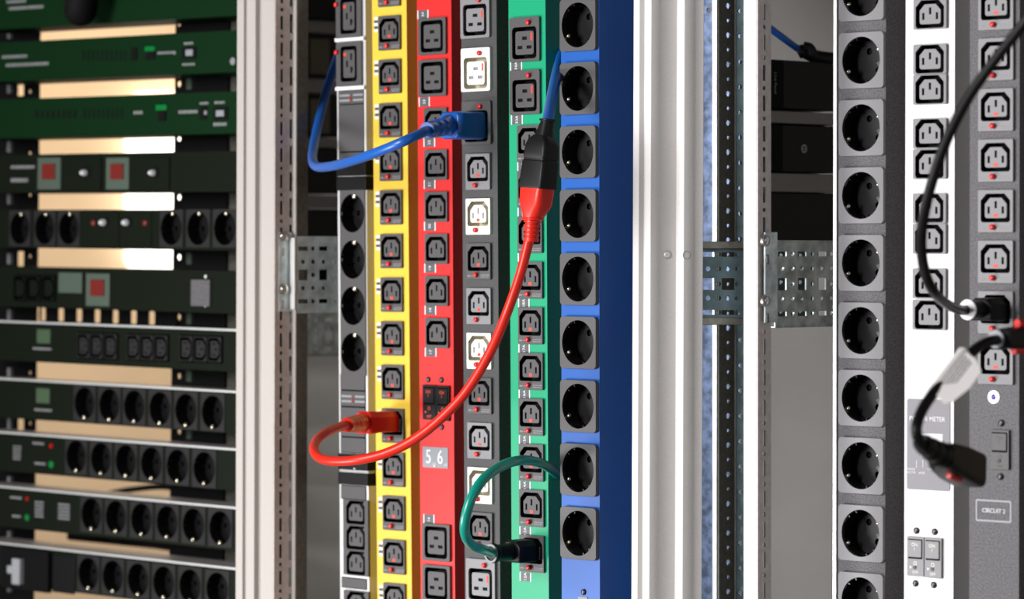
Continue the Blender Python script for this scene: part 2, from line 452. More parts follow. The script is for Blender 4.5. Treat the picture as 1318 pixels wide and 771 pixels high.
text('5', 19*mm, d, (x0+.23*(x1-x0), -.7*mm, (z0+z1)/2), 'print_w', wid=.9)
text('6', 19*mm, d, (x0+.69*(x1-x0), -.7*mm, (z0+z1)/2), 'print_w', wid=.9)
text('.', 14*mm, d, (x0+.46*(x1-x0), -.7*mm, z0+5*mm), 'print_w')
for q in (.45, .9): text('L3', 4*mm, d, (x0+q*(x1-x0), -.7*mm, z0+3.4*mm), 'print_w')
S.housing(); RED = S
# charcoal
S = Strip('vertical_power_strip', 595.6, 641.0, 3.343, TH, 5, 'char', 45*mm, 'charcoal vertical power strip with grey, white and dark outlets, between red and green strips')
S.outlet('c19', 613.0, 21, 'plateg'); S.outlet('c19', 613.4, 89.5, 'platew'); S.outlet('c19', 613.8, 158, 'plate')
for i in range(9): S.outlet('c13', 615.2, 221+57.7*i, ('plateg', 'platew', 'plate')[i % 3], True, pw=33)
S.outlet('c19', 615.5, 747.5, 'plateg')
S.housing(); CHA = S
# green
S = Strip('vertical_power_strip', 656.3, 703.8, 3.27, TH, 4.5, 'green', 45*mm, 'green vertical power strip with grey outlets and a black plug near its foot')
for y in (50.5, 118.5): S.outlet('c19', 676.3, y, 'plate')
for i in range(10): S.outlet('c13', 681.6, 184.6+58.65*i, 'plate', True, pw=32)
S.sticker(658.3, 673.5, 79, 91, '34A'); S.sticker(659, 674, 148, 160, '33A')
for i in range(10):
    y = 184.6+58.65*i+24; S.sticker(666.8, 681.3, y, y+11.5, '%dA' % (21-i))
S.housing(); GRN = S
# blue
S = Strip('vertical_power_strip', 722.5, 771.5, 3.18, TH, 1, 'blue', 58*mm, 'blue vertical power strip with a single column of round earthed outlets')
for i in range(9): S.outlet('sch', 743.4, 32+81.8*i, 'plate', ang=210, pw=45, ph=46, t=4.0)
S.screw(751, 762)
f = S.fr; MB().prism([rrect(12*mm, 20*mm, 1*mm, 2, f.x(750), f.z(750, 768)-10*mm)], -.6*mm, 0, 'plateg').build('badge', S.root)
S.housing(); BLU = S

# silver strips stacked at the far left of the row
def silver(y_top, y_bot, label, fill):
    global S
    fr = Fr(435.2, 3.545, TH+R(1.5), 5)
    z1 = ZT if y_top is None else fr.z(450, y_top); z0 = ZF if y_bot is None else fr.z(450, y_bot)
    S = Strip('vertical_power_strip', 435.2, 472.3, 3.545, TH+R(1.5), 5, 'silver', 45*mm, label, z0=z0, z1=z1, group='silver-edged power strips stacked end to end')
    fill(S)
    return S
def module(S, y0, y1, m='plate', t=1.2):
    f = S.fr; z1, z0 = f.z(452, y0), f.z(452, y1)
    e = 3.2*mm
    hs = [(x, z, w, h) for x, z, w, h in S.holes if z0 < z < z1]
    outs = [rect(e, S.w-e, z0+.3*mm, z1-.3*mm)]
    b = MB()
    if not hs:
        b.prism(outs, -t*mm, -.5*mm, m); b.box(2.9*mm, S.w-2.9*mm, -.5*mm, 0, z0-.4*mm, z1+.4*mm, 'pit')
        return b.build('blank_module', S.root, .0004)
def endcap(S, y0, y1):
    f = S.fr; z1, z0 = f.z(452, y0), f.z(452, y1)
    MB().box(-.5*mm, S.w+.5*mm, -1.6*mm, S.depth+.5*mm, z0, z1, 'black').build('end_cap', S.root, .0005)
def legend(S, y0, y1):
    f = S.fr; b = MB(); zc = f.z(452, (y0+y1)/2)
    for s_, x0 in ((0, .09), (1, .56)):
        for q in (2.6*mm, -2.4*mm):
            x = x0*S.w+1.5*mm; end = x+.34*S.w
            while x < end:
                w = random.uniform(1.4, 2.6)*mm; b.box(x, min(x+w, end), -1.3*mm, -1.2*mm, zc+q-1*mm, zc+q+1*mm, 'platel'); x += w+.5*mm
    b.build('printed_legend', S.root, smooth=False)
    MB().dome(S.w*.5, zc-1*mm, 1.8*mm, -1.2*mm, 1.5*mm, 'ledr').build('indicator_light', S.root)
def fa(S):
    for y in (20.5, 82): S.outlet('c19', 450.3, y, 'plate', False, pw=39, ph=43.5, rw=25.5, rh=35, dz=0, rotd=True, sq=True)
    S.housing()
    f = S.fr
    for y in (50.5, 113.5):
        MB().box(0, S.w, -2.8*mm, 0, f.z(452, y)-1.8*mm, f.z(452, y)+1.8*mm, 'print_w').build('divider_bar', S.root, .0003)
    module(S, 116, 134); legend(S, 119, 133); module(S, 134.5, 195); module(S, 196, 205)
    endcap(S, 206, 226.5)
silver(None, 227, 'upper black-faced power strip with silver edges, red-tipped outlets at its top', fa)
def fb(S):
    for i in range(4): S.outlet('sch', 453.6, 274.5+59.6*i, 'plate', ang=88, pw=38.8, ph=45.75, t=1.4, rad=19.0, clip=1.6, rr=.6, one=True)
    S.housing()
    endcap(S, 228, 245); module(S, 482, 502); module(S, 503, 523); legend(S, 505, 522)
    for a, c in ((524, 547), (548, 562), (563, 583)): module(S, a, c)
    endcap(S, 584, 605)
    f = S.fr; MB().dome(f.x(456.5), f.z(456.5, 603), 1.8*mm, -1.6*mm, 1.6*mm, 'screw').build('screw', S.root)
silver(228, 606, 'middle silver-edged power strip with four round black outlets, beside the yellow strip', fb)
def fc(S):
    for y in (659.5, 692, 724.5, 776.5): S.outlet('c13', 455.2, y, 'plate', False, pw=38.8, ph=24.95, dz=0)
    S.housing(); module(S, 625, 642.5); module(S, 743.5, 757)
    endcap(S, 608, 624)
silver(607, None, 'lower silver-edged power strip with three close-set outlets, below the red cable loop', fc)

# ------------------------------------------------------------------ right hand strips
S = Strip('vertical_power_strip', 1075.2, 1139.9, 3.03, THR, -1, 'char2', 42*mm, 'dark grey power strip with one column of large round outlets, left of the white strip')
for i in range(10): S.outlet('sch', 1107.8, 77.5+87*(i-1), 'plateg', ang=210, pw=47.2, ph=47.2, t=3.2, txt=True)
def edge(b): b.box(-1.2*mm, 2.2*mm, -1.5*mm, 10*mm, ZF, ZT, 'silver')
S.housing(edge); RBK = S
S = Strip('vertical_power_strip', 1165, 1228.2, 2.95, THR, -2.2, 'white', 45*mm, 'white vertical power strip with paired outlets and a power meter panel')
W = S
for ys in ((-20, 18), (76, 115), (171.6, 211), (268, 307.3), (364.8, 405.3)):
    f = S.fr; pm = 1196
    a = S.fr.z(pm, ys[0]-21, -2*mm); c = S.fr.z(pm, ys[1]+20, -2*mm)
    for y in ys: S.outlet('c13', 1195.8, y, 'plateg', False, pw=33.5, ph=24.6, dz=0)
S.housing()
f = S.fr
x0, x1 = f.x(1168.5), f.x(1224); z1, z0 = f.z(1196, 514), f.z(1196, 631)
pnl = MB().prism([rrect(x1-x0, z1-z0, 2*mm, 4, (x0+x1)/2, (z0+z1)/2)], -.5*mm, 0, 'meter').build('power_meter_panel', S.root)
text('POWER METER', 5.4*mm, pnl, (f.x(1194.5), -.6*mm, f.z(1196, 539.5)), 'print_w')
b = MB(); b.box(f.x(1177), f.x(1214.5), -.7*mm, -.5*mm, f.z(1196, 568), f.z(1196, 558), 'print_w'); b.build('label_field', pnl)
text('POWER\nFACTOR', 2.6*mm, pnl, (f.x(1173.5), -.6*mm, f.z(1175, 606)), 'print_w')
text('AMPS', 2.6*mm, pnl, (f.x(1188), -.6*mm, f.z(1188, 609)), 'print_w')
text('VOLTS', 2.6*mm, pnl, (f.x(1200), -.6*mm, f.z(1200, 604)), 'print_w')
b = MB()
for px in (1181, 1189): b.box(f.x(px)-.2*mm, f.x(px)+.2*mm, -.6*mm, -.5*mm, f.z(px, 602), f.z(px, 592), 'print_w')
b.build('scale_mark', pnl)
S.breaker(1168.8, 1190.3, 691, 741.5, 'plateg', 'platew'); S.breaker(1191.3, 1213, 692.5, 744, 'plateg', 'platew')
for p in ((1181, 683), (1204.5, 684.5), (1180, 751), (1203.5, 753)): S.screw(*p)
S = Strip('vertical_power_strip', 1248, 1312, 2.885, THR, -1, 'char2', 45*mm, 'grey textured power strip with red-buttoned outlets and a CIRCUIT 2 label')
G2 = S
for i in range(8): S.outlet('c13', 1281, 7+65.2*i+4, 'plateg', True, pw=34, ph=34)
S.housing()
b = MB(); f = S.fr; b.prism([circ(5.2*mm, 28, f.x(1280), f.z(1280, 511)), circ(2.6*mm, 20, f.x(1280), f.z(1280, 511))], -1.5*mm, 0, 'ring')
o = b.build('indicator_ring', S.root); MB().dome(f.x(1280), f.z(1280, 511), 2.6*mm, -.2*mm, 1.5*mm, 'ringb').build('lens', o)
S.screw(1289.5, 544.5); S.screw(1288.5, 613.5); S.breaker(1275.5, 1299, 553.5, 604.5, 'plate', 'amber')
x0, x1 = f.x(1256.5), f.x(1302.5); z1, z0 = f.z(1280, 643.5), f.z(1280, 672)
cx, cz = (x0+x1)/2, (z0+z1)/2; w, h = x1-x0, z1-z0
o = MB().prism([rrect(w, h, 1.5*mm, 3, cx, cz), rrect(w-3*mm, h-3*mm, .8*mm, 3, cx, cz)], -.3*mm, 0, 'lcd').build('circuit_label', S.root)
text('CIRCUIT 2', 4.9*mm, o, (cx, -.08*mm, cz), 'print_w')

# ------------------------------------------------------------------ cabinet frames (stepped extrusions)
def dirs(th): return Vector((cos(th), -sin(th))), Vector((sin(th), cos(th)))
def stair(px0, D, th, steps, back=40*mm):
    """walk the section: steps of (kind, pixel) -> plan points"""
    e, b = dirs(th); P = Vector(((px0-CX)/F*D, D)); pts = [P.copy()]
    for k, px in steps:
        u = (px-CX)/F
        if k == 'n': d = e
        elif k == 'e': d = b
        elif k == 'g': d = (b*cos(R(30))+e*sin(R(30))).normalized()
        if isinstance(px, tuple): pass
        t = (u*P.y-P.x)/(d.x-u*d.y); P = P+d*t; pts.append(P.copy())
    return pts, e, b
def build_post(name, px0, D, th, lean, steps, matl, label, thick=9*mm, struct_=False):
    pts, e, b = stair(px0, D, th, steps)
    last = pts[-1]
    poly = [(p.x, p.y) for p in pts]
    q = last-e*thick; poly.append((q.x, q.y))
    # back of the section follows the front
    r = pts[0]+b*(thick); 
    s_ = (q-r); be = s_.dot(b)
    k = r+b*max(be, 0); poly.append((k.x, k.y))
    A = pts[0]
    root = bpy.data.objects.new(name, None); COL.objects.link(root)
    root.matrix_world = Matrix.Translation((A.x, A.y, 0)) @ Matrix.Rotation(-lean/771., 4, 'Y')
    poly = [(x-A.x, y-A.y) for x, y in poly]
    MB().plan(poly, ZF, ZT, matl).build('extrusion', root, .0005)
    return root, pts
def slotted(root, A, p0, p1, lean, slots, m='rail', back='pit', thk=1.5*mm, name='slotted_flange'):
    """perforated sheet between plan points p0 -> p1 (p0 nearer), seen from its e side.  slots: outlines in (s,z)"""
    d = (p1-p0); L = d.length; a = math.atan2(d.y, d.x)
    T = Matrix.Translation((p0.x-A.x, p0.y-A.y, 0)) @ Matrix.Rotation(a, 4, 'Z')
    b = MB(); b.perf(0, L, ZF, ZT, slots, -thk, 0, m, T)
    if back: b.box(.5*mm, L-.5*mm, 8*mm, 9*mm, ZF+.01, ZT-.01, back, T)  # black insert stands in for the shaded hollow behind the slots
    return b.build(name, root, smooth=False)
def zpx(px, py, D): return (H-py)/F*D

# left beige post 303 - 383
D0 = 3.56
root, pts = build_post('cabinet_post', 304.2, D0, TH, -2, [('n', 313), ('e', 316.5), ('n', 328), ('e', 334), ('n', 352.2), ('e', 356)], 'beige', '')
tag(root, 'warm off-white grooved cabinet post with a slotted rail, right of the rack of horizontal units', 'cabinet post')
e, bdir = dirs(TH); A = pts[0]
def walk(P, d, px):
    u = (px-CX)/F; t = (u*P.y-P.x)/(d.x-u*d.y); return P+d*t
pA = pts[-2]+e*.3*mm; pB = walk(pA, bdir, 375.5); L = (pB-pA).length
sl = []
xs = (walk(pA, bdir, 361)-pA).length
xs2 = (walk(pA, bdir, 373)-pA).length
k = 0; D1 = pA.y; pitch = 34.05/F*D1
z = zpx(361, 29-34.05*2, D1)
while z > zpx(361, 830, D1):
    sl.append(rrect(3.5*mm, 13.5*mm, .6*mm, 2, xs, z)); sl.append(circ(2*mm, 10, xs, z-pitch/2))
    sl.append(rrect(3.6*mm, 19*mm, .6*mm, 2, xs2, z))
    z -= pitch
slotted(root, A, pA, pB, -2, sl); LpA = pA
# light lip and the dark inner profile behind it
pC = walk(pB, e, 380.6); LpB = pB; LpC = pC; pD = walk(pC, bdir, 397)
def loc2(p): return (p.x-A.x, p.y-A.y)
q = [loc2(pB), loc2(pC), loc2(pC+bdir*1.5*mm), loc2(pB+bdir*1.5*mm)]
MB().plan(q, ZF, ZT, 'beige').build('folded_lip', root)
q = [loc2(pC+bdir*4*mm-e*3*mm), loc2(walk(pC+bdir*4*mm-e*3*mm, bdir, 396)), loc2(walk(pC+bdir*4*mm-e*3*mm, bdir, 396)-e*3*mm), loc2(pC+bdir*4*mm-e*6*mm)]
MB().plan(q, ZF, ZT, 'olive').build('inner_profile', root)

# central wide frame 814 - 905
root, pts = build_post('cabinet_post', 814.3, 3.12, TH, -3, [('n', 821.9), ('g', 828.6), ('n', 837), ('g', 847.6), ('e', 848.6), ('g', 870.4), ('n', 879.8), ('g', 891.5), ('e', 893), ('g', 905)], 'frame', '')
tag(root, 'broad white stepped cabinet frame right of the blue strip', 'cabinet post')
A = pts[0]; print('FRAME END', pts[-1], [round(p.y,3) for p in pts])
def on_e(p, px, py, z_only=False):
    P = walk(p, bdir, px); return P
gdir = (bdir*cos(R(30))+e*sin(R(30))).normalized(); P = walk(pts[5], gdir, 858.5); T = Matrix.Translation((P.x-A.x, P.y-A.y, zpx(858, 327.5, P.y))) @ Matrix.Rotation(math.atan2(gdir.y, gdir.x), 4, 'Z')
b = MB(); b.prism([circ(3.4*mm, 20)], -.6*mm, .2*mm, 'screw', T); b.dome(0, 0, 2.8*mm, -.6*mm, .6*mm, 'silver', T=T); b.build('plug_rivet', root)
P = walk(pts[7], gdir, 884); T = Matrix.Translation((P.x-A.x, P.y-A.y, zpx(884, 328, P.y))) @ Matrix.Rotation(math.atan2(gdir.y, gdir.x), 4, 'Z')
MB().prism([circ(3.6*mm, 20), circ(3.1*mm, 20)], -.2*mm, .2*mm, 'print_g', T).build('punched_ring', root)

# right white post 957 - 991
root, pts = build_post('cabinet_post', 957, 2.98, THR, 0, [('n', 973.2), ('e', 975)], 'white', '')
tag(root, 'narrow brilliant white post with a slotted grey side, left of the dark cabinet boxes', 'cabinet post')
eR, bR = dirs(THR); A = pts[0]; RP = root; RPA = A
pA = pts[-2]+eR*.3*mm; pB = walk(pA, bR, 990.6); RpA = pA
sl = []; xs = (walk(pA, bR, 981.8)-pA).length; D1 = pA.y; pitch = 39.25/F*D1
z = zpx(981, 15-39.25*2, D1)
while z > zpx(981, 840, D1):
    sl.append(rrect(3.2*mm, 13*mm, .3*mm, 2, xs, z)); sl.append(circ(1.9*mm, 12, xs, z-pitch/2)); z -= pitch
slotted(root, A, pA, pB, 0, sl, 'rail')

# galvanised inner rails 905 - 957
def sheet(name, parts_label, cat, px0, D, th, into, px1, m, holes, lean=0, z0=ZF, z1=ZT, thk=1.5*mm, back=None, group=None):
    fr = Fr(px0, D, th, lean, into); w = fr.x(px1)
    o = bpy.data.objects.new(name, None)
    b = MB(); b.perf(0, w, z0, z1, holes(fr, w), 0, thk, m)
    if back: b.box(0, w, 14*mm, 15*mm, z0, z1, back)
    o = b.build(name, smooth=False); o.matrix_world = fr.M
    if parts_label: tag(o, parts_label, cat, group)
    return o, fr, w
def hz(fr, w):
    out = []; 
    px = 937.5; k = 0
    for i in range(-2, 44):
        y = 7.5+18.85*i; z = fr.z(px, y); x = fr.x(px)
        if k % 2 == 0: out.append(rrect(5.6*mm, 5.6*mm, 2.7*mm, 3, x, z))
        else: out.append(circ(2.0*mm, 10, x, z))
        k += 1
    return out
o, fr1, w1 = sheet('mounting_rail', 'olive grey steel rail punched with a column of holes', 'mounting rail', 925.5, 3.24, THR, 'e', 946, 'olive', hz)
def hz2(fr, w):
    return [circ(2.4*mm, 14, fr.x(952.3), fr.z(952.3, 14+32.6*i)) for i in range(-1, 26)]
fre = Fr(946, (fr1.M @ Vector((w1, 0, 0))).y, THR-R(10), 0, 'n'); ww = fre.x(960)
b = MB(); b.perf(0, ww, ZF, ZT, hz2(fre, ww), 0, 1.5*mm, 'teal'); b.box(0, ww, 12*mm, 13*mm, ZF, ZT, 'dark')  # dark sheet behind the holes stands in for shade
t2 = b.build('punched_flange', smooth=False); t2.parent = o; t2.matrix_parent_inverse = o.matrix_world.inverted(); t2.matrix_world = fre.M
b = MB(); b.box(-.8*mm, 0.8*mm, -1*mm, 1.5*mm, ZF, ZT, 'silver'); 
t3 = b.build('polished_edge', o, smooth=False); t3.location = (w1, 0, 0)
# zinc panel 905-925
def hz3(fr, w): return [circ(2.6*mm, 12, fr.x(912.5), fr.z(912.5, 13+150*i)) for i in range(0, 1)]
o, fr2, w2 = sheet('zinc_side_rail', 'mottled blue zinc rail with a bright edge beside the broad white frame', 'mounting rail', 901, 3.36, R(30), 'n', 952, 'galvb', hz3)
b = MB(); b.prism([rrect(4.4*mm, (ZT-ZF), 1.2*mm, 4, fr2.x(921.5), (ZT+ZF)/2)], -3*mm, 0, 'silver'); b.build('bright_edge', o)

# perforated bracket plates
def bracket(px0, px1, D, th, py0, py1, cols, rows, label, m='galv', lips=True, into='e', lip_m='galv', hole='mix', backm=None):
    fr = Fr(px0, D, th, 0, into); w = fr.x(px1); pm = (px0+px1)/2
    z1, z0 = fr.z(px0, py0), fr.z(px0, py1)
    hs = []
    for j, py in enumerate(rows):
        for i, px in enumerate(cols):
            x = fr.x(px); z = fr.z(px0, py)
            if j in (0, 4) and i % 2 == 0: hs.append(rrect(12*mm, 4.2*mm, .3*mm, 2, x, z))
            elif j == 2 and i % 2 == 0: hs.append(rrect(11.5*mm, 10.5*mm, .3*mm, 2, x, z))
            else: hs.append(circ(2.3*mm, 12, x, z))
    root = fr.empty('mounting_bracket'); tag(root, label, 'bracket')
    MB().prism([rect(0, w, z0, z1)]+hs, 0, 1.6*mm, m).build('perforated_plate', root, smooth=False)
    if lips:
        [MB().box(0, w, 0, 16*mm, q, q+1.5*mm, lip_m).build('folded_flange', root, .0003) for q in (z1, z0-1.5*mm)]
    return root, fr, w, z0, z1
def bolts(root, fr, pts_, big=1.0):
    for (px, py) in pts_:
        b = MB(); x, z = fr.loc(px, py, -2*mm)
        b.cyl(x, z, 5.8*mm*big, -2.6*mm, -.2*mm, 'screw', 24); b.dome(x, z, 4.8*mm*big, -2.6*mm, 3.2*mm, 'silver'); b.build('bolt', root)
# left bracket
root, fr, w, z0, z1 = bracket(380.6, 445, LpC.y+.001, TH, 306, 401.5, [390, 403, 416.5, 430], [320, 337, 354, 371, 388], 'galvanised perforated bracket left of the silver-edged strips', m='galvl', lip_m='galvl')
MB().box(2*mm, w-2*mm, 26*mm, 27*mm, z0+2*mm, z1-2*mm, 'pit').build('inner_plate', root)  # dark sheet added so the bracket's holes look shaded
# its mounting flange with bolts, on the slotted rail
f2 = Fr(357.5, walk(LpA, bdir, 357.5).y, TH, 0, 'e')
wf = f2.x(375.5); zz1, zz0 = f2.z(365, 299), f2.z(365, 401)
ho = [rrect(4.2*mm, 8.5*mm, 2*mm, 4, *f2.loc(362.6, y)) for y in (324.5, 392)]
b = MB(); b.prism([rect(0, wf, zz0, zz1)]+ho, -2*mm, -.5*mm, 'galvl')
for h_ in ho: b.prism([h_], -.6*mm, -.5*mm, 'silver')
o = b.build('bolted_flange', smooth=False); o.parent = root; o.matrix_world = f2.M
for px, py in ((364.5, 304), (364.5, 372)):
    b = MB(); x, z = f2.loc(px, py, -2*mm); b.cyl(x, z, 5.5*mm, -4.2*mm, -2*mm, 'screw', 24); b.dome(x, z, 4.6*mm, -4.2*mm, 2.2*mm, 'screw')
    q = b.build('bolt'); q.parent = root; q.matrix_world = f2.M
f3 = Fr(375, LpB.y-.006, TH, 0, 'n'); b = MB(); b.prism([rrect(f3.x(380.5), f3.z(377, 306)-f3.z(377, 398), 2*mm, 4, f3.x(380.5)/2, (f3.z(377, 306)+f3.z(377, 398))/2)], -1.5*mm, 0, 'silver')
o = b.build('bright_fold', root); o.matrix_world = f3.M
# second bracket behind it, below, dim
bracket(384, 445, 3.95, TH, 403, 457, [392, 408, 424], [412, 424, 433, 441, 450], 'dim perforated bracket below and behind the left galvanised bracket', m='galv', lips=True, lip_m='shelf')
# right bracket
root, fr, w, z0, z1 = bracket(998, 1079, 3.06, THR, 311.5, 420, [1007, 1020.3, 1032.5, 1045.5, 1058, 1070.5], [327, 346, 366, 385, 404.5], 'galvanised perforated bracket bolted beside the dark grey round-outlet strip')
hs = [circ(2.3*mm, 12, fr.x(px), fr.z(998, py)) for px in (1005, 1018, 1031, 1044, 1056) for py in (329, 348, 364, 387, 402)]
MB().prism([rect(0, w, z0+3*mm, z1-3*mm)]+hs, 22*mm, 23.5*mm, 'teal').build('inner_plate', root, smooth=False)
f2 = Fr(979, walk(RpA, bR, 979).y, THR, 0, 'e'); wf = f2.x(994.5)
zz1, zz0 = f2.z(985, 299), f2.z(985, 415)
b = MB(); b.prism([rect(0, wf, zz0, zz1), rrect(4*mm, 8*mm, .3*mm, 2, *f2.loc(982, 334)), rrect(4*mm, 8*mm, .3*mm, 2, *f2.loc(982, 409.5))], -5*mm, -3.4*mm, 'galv')
for y in (334, 409.5): b.prism([rrect(3*mm, 6*mm, .3*mm, 2, *f2.loc(982, y))], -3.6*mm, -3.4*mm, 'silver')
o = b.build('bolted_flange', smooth=False); o.parent = root; o.matrix_world = f2.M
for px, py in ((984, 309.5), (984, 387)):
    b = MB(); x, z = f2.loc(px, py, -5*mm); b.cyl(x, z, 5.2*mm, -7*mm, -5*mm, 'screw', 24); b.dome(x, z, 4.4*mm, -7*mm, 2.4*mm, 'screw')
    q = b.build('bolt'); q.parent = root; q.matrix_world = f2.M
# rail crossing behind the opening 905-957
root, fr, w, z0, z1 = bracket(902, 962, 3.215, R(15), 320, 408.5, [911, 925, 937, 949], [327.5, 346, 365.5, 383.5, 402], 'dark zinc cross rail seen through the gap between the white frame and white post', m='teal', into='n', lips=False)
[MB().box(0, w, -9*mm, 1*mm, q, q+6.5*mm, 'olive').build('folded_flange', root, .0005) for q in (z1, z0-6.5*mm)]

# ------------------------------------------------------------------ dark cabinet contents
def device(px0, px1, D, th, py0, py1, m, label, name='rack_device', cat='equipment', depth=120*mm, group=None, bez=None):
    fr = Fr(px0, D, th, 0, 'e'); w = fr.x(px1); z1, z0 = fr.z(px0, py0), fr.z(px0, py1)
    root = fr.empty(name); tag(root, label, cat, group)
    MB().box(0, w, 0, depth, z0, z1, m).build('casing', root, .001)
    return root, fr, w, z0, z1
dv, fr, w, z0, z1 = device(989, 1085, 3.42, THR, 76, 139, 'black', 'black boxed device on the upper shelf with small vertical lettering')
x0 = fr.x(1007); MB().box(-1*mm, x0, -2*mm, 0, z0+.5*mm, z1-.5*mm, 'pit').build('front_bezel', dv, .0005)
text('Line Panel', 5.2*mm, dv, (fr.x(998, -2*mm), -2.1*mm, fr.z(998, 107)), 'print_g', rot=pi/2)
dv, fr, w, z0, z1 = device(989, 1085, 3.42, THR, 159.5, 221, 'black', 'black boxed device between the shelves with a small round pale lock')
x0 = fr.x(1006); MB().box(-1*mm, x0, -2*mm, 0, z0+.5*mm, z1-.5*mm, 'pit').build('front_bezel', dv, .0005)
x, z = fr.loc(1035, 191.5, -1*mm)
o = MB().prism([circ(4.2*mm, 24, x, z), circ(2.4*mm, 16, x, z)], -1.2*mm, 0, 'lcd').build('round_lock', dv)
MB().box(x-1.4*mm, x+1.4*mm, -1.4*mm, -.2*mm, z-.5*mm, z+.5*mm, 'lcd').build('keyway', o)
device(989, 1085, 3.42, THR, 247.5, 316, 'black', 'black boxed device directly above the right galvanised bracket')
for i, (a, c, lb) in enumerate(((142, 157.5, 'grey shelf rail under the lettered black device'), (222.5, 246.5, 'broad grey shelf rail under the device with the round lock'))):
    device(986, 1087, 3.41, THR, a, c, 'shelf', lb, 'shelf_rail', 'shelf rail', 60*mm)
# left
for a, c, m_, lb in ((-40, 24.5, 'black', 'black device at the top edge, left of the silver-edged strip'),
                     (190.5, 249, 'black', 'black device behind the bend of the blue cable'),
                     (269, 318, 'black', 'black device just above the left galvanised bracket')):
    device(392, 452, 4.02, TH, a, c, m_, lb)
for a, c, lb in ((49, 95, 'olive fronted device behind the blue cable, upper of two'), (127, 171, 'olive fronted device behind the blue cable, lower of two')):
    dv, fr, w, z0, z1 = device(392, 452, 4.02, TH, a-6, c+4, 'black', lb)
    x0, x1 = fr.x(398), fr.x(423.5); MB().box(x0, x1, -1.5*mm, 0, fr.z(392, c), fr.z(392, a), 'amber').build('side_panel', dv, .0005)
for a, c, lb in ((26, 41, 'grey shelf rail, topmost behind the blue cable'), (102, 119, 'grey shelf rail between the two olive devices'), (177, 189, 'grey shelf rail under the lower olive device'), (251, 267.5, 'pale grey shelf rail above the lowest left device')):
    device(390, 454, 4.0, TH, a, c, 'shelf', lb, 'shelf_rail', 'shelf rail', 50*mm)
# blue patch cable and connector on top of the right device
b = MB(); b.tube([at(972, 22, 3.44), at(992, 37, 3.45), at(1012, 52, 3.46), at(1030, 65, 3.48)], 3.4*mm, 'cab_blue')
o = b.build('patch_cable'); tag(o, 'dark blue cable sloping down onto the lettered black device', 'cable')
root = bpy.data.objects.new('cable_connector', None); COL.objects.link(root); root.location = at(1045, 75, 3.47)
tag(root, 'dark lumpy cable connector lying on top of the lettered black device', 'connector')
b = MB(); c = at(1045, 75, 3.47)
b.tube([at(1027, 68, 3.48)-c, at(1034, 66, 3.48)-c, at(1050, 73, 3.49)-c, at(1080, 77, 3.5)-c], 6.5*mm, 'black'); b.build('connector_body', root)
b = MB(); b.tube([at(1034, 60, 3.475)-c, at(1042, 62, 3.475)-c, at(1046, 70, 3.475)-c], 5*mm, 'black'); b.build('latch', root)

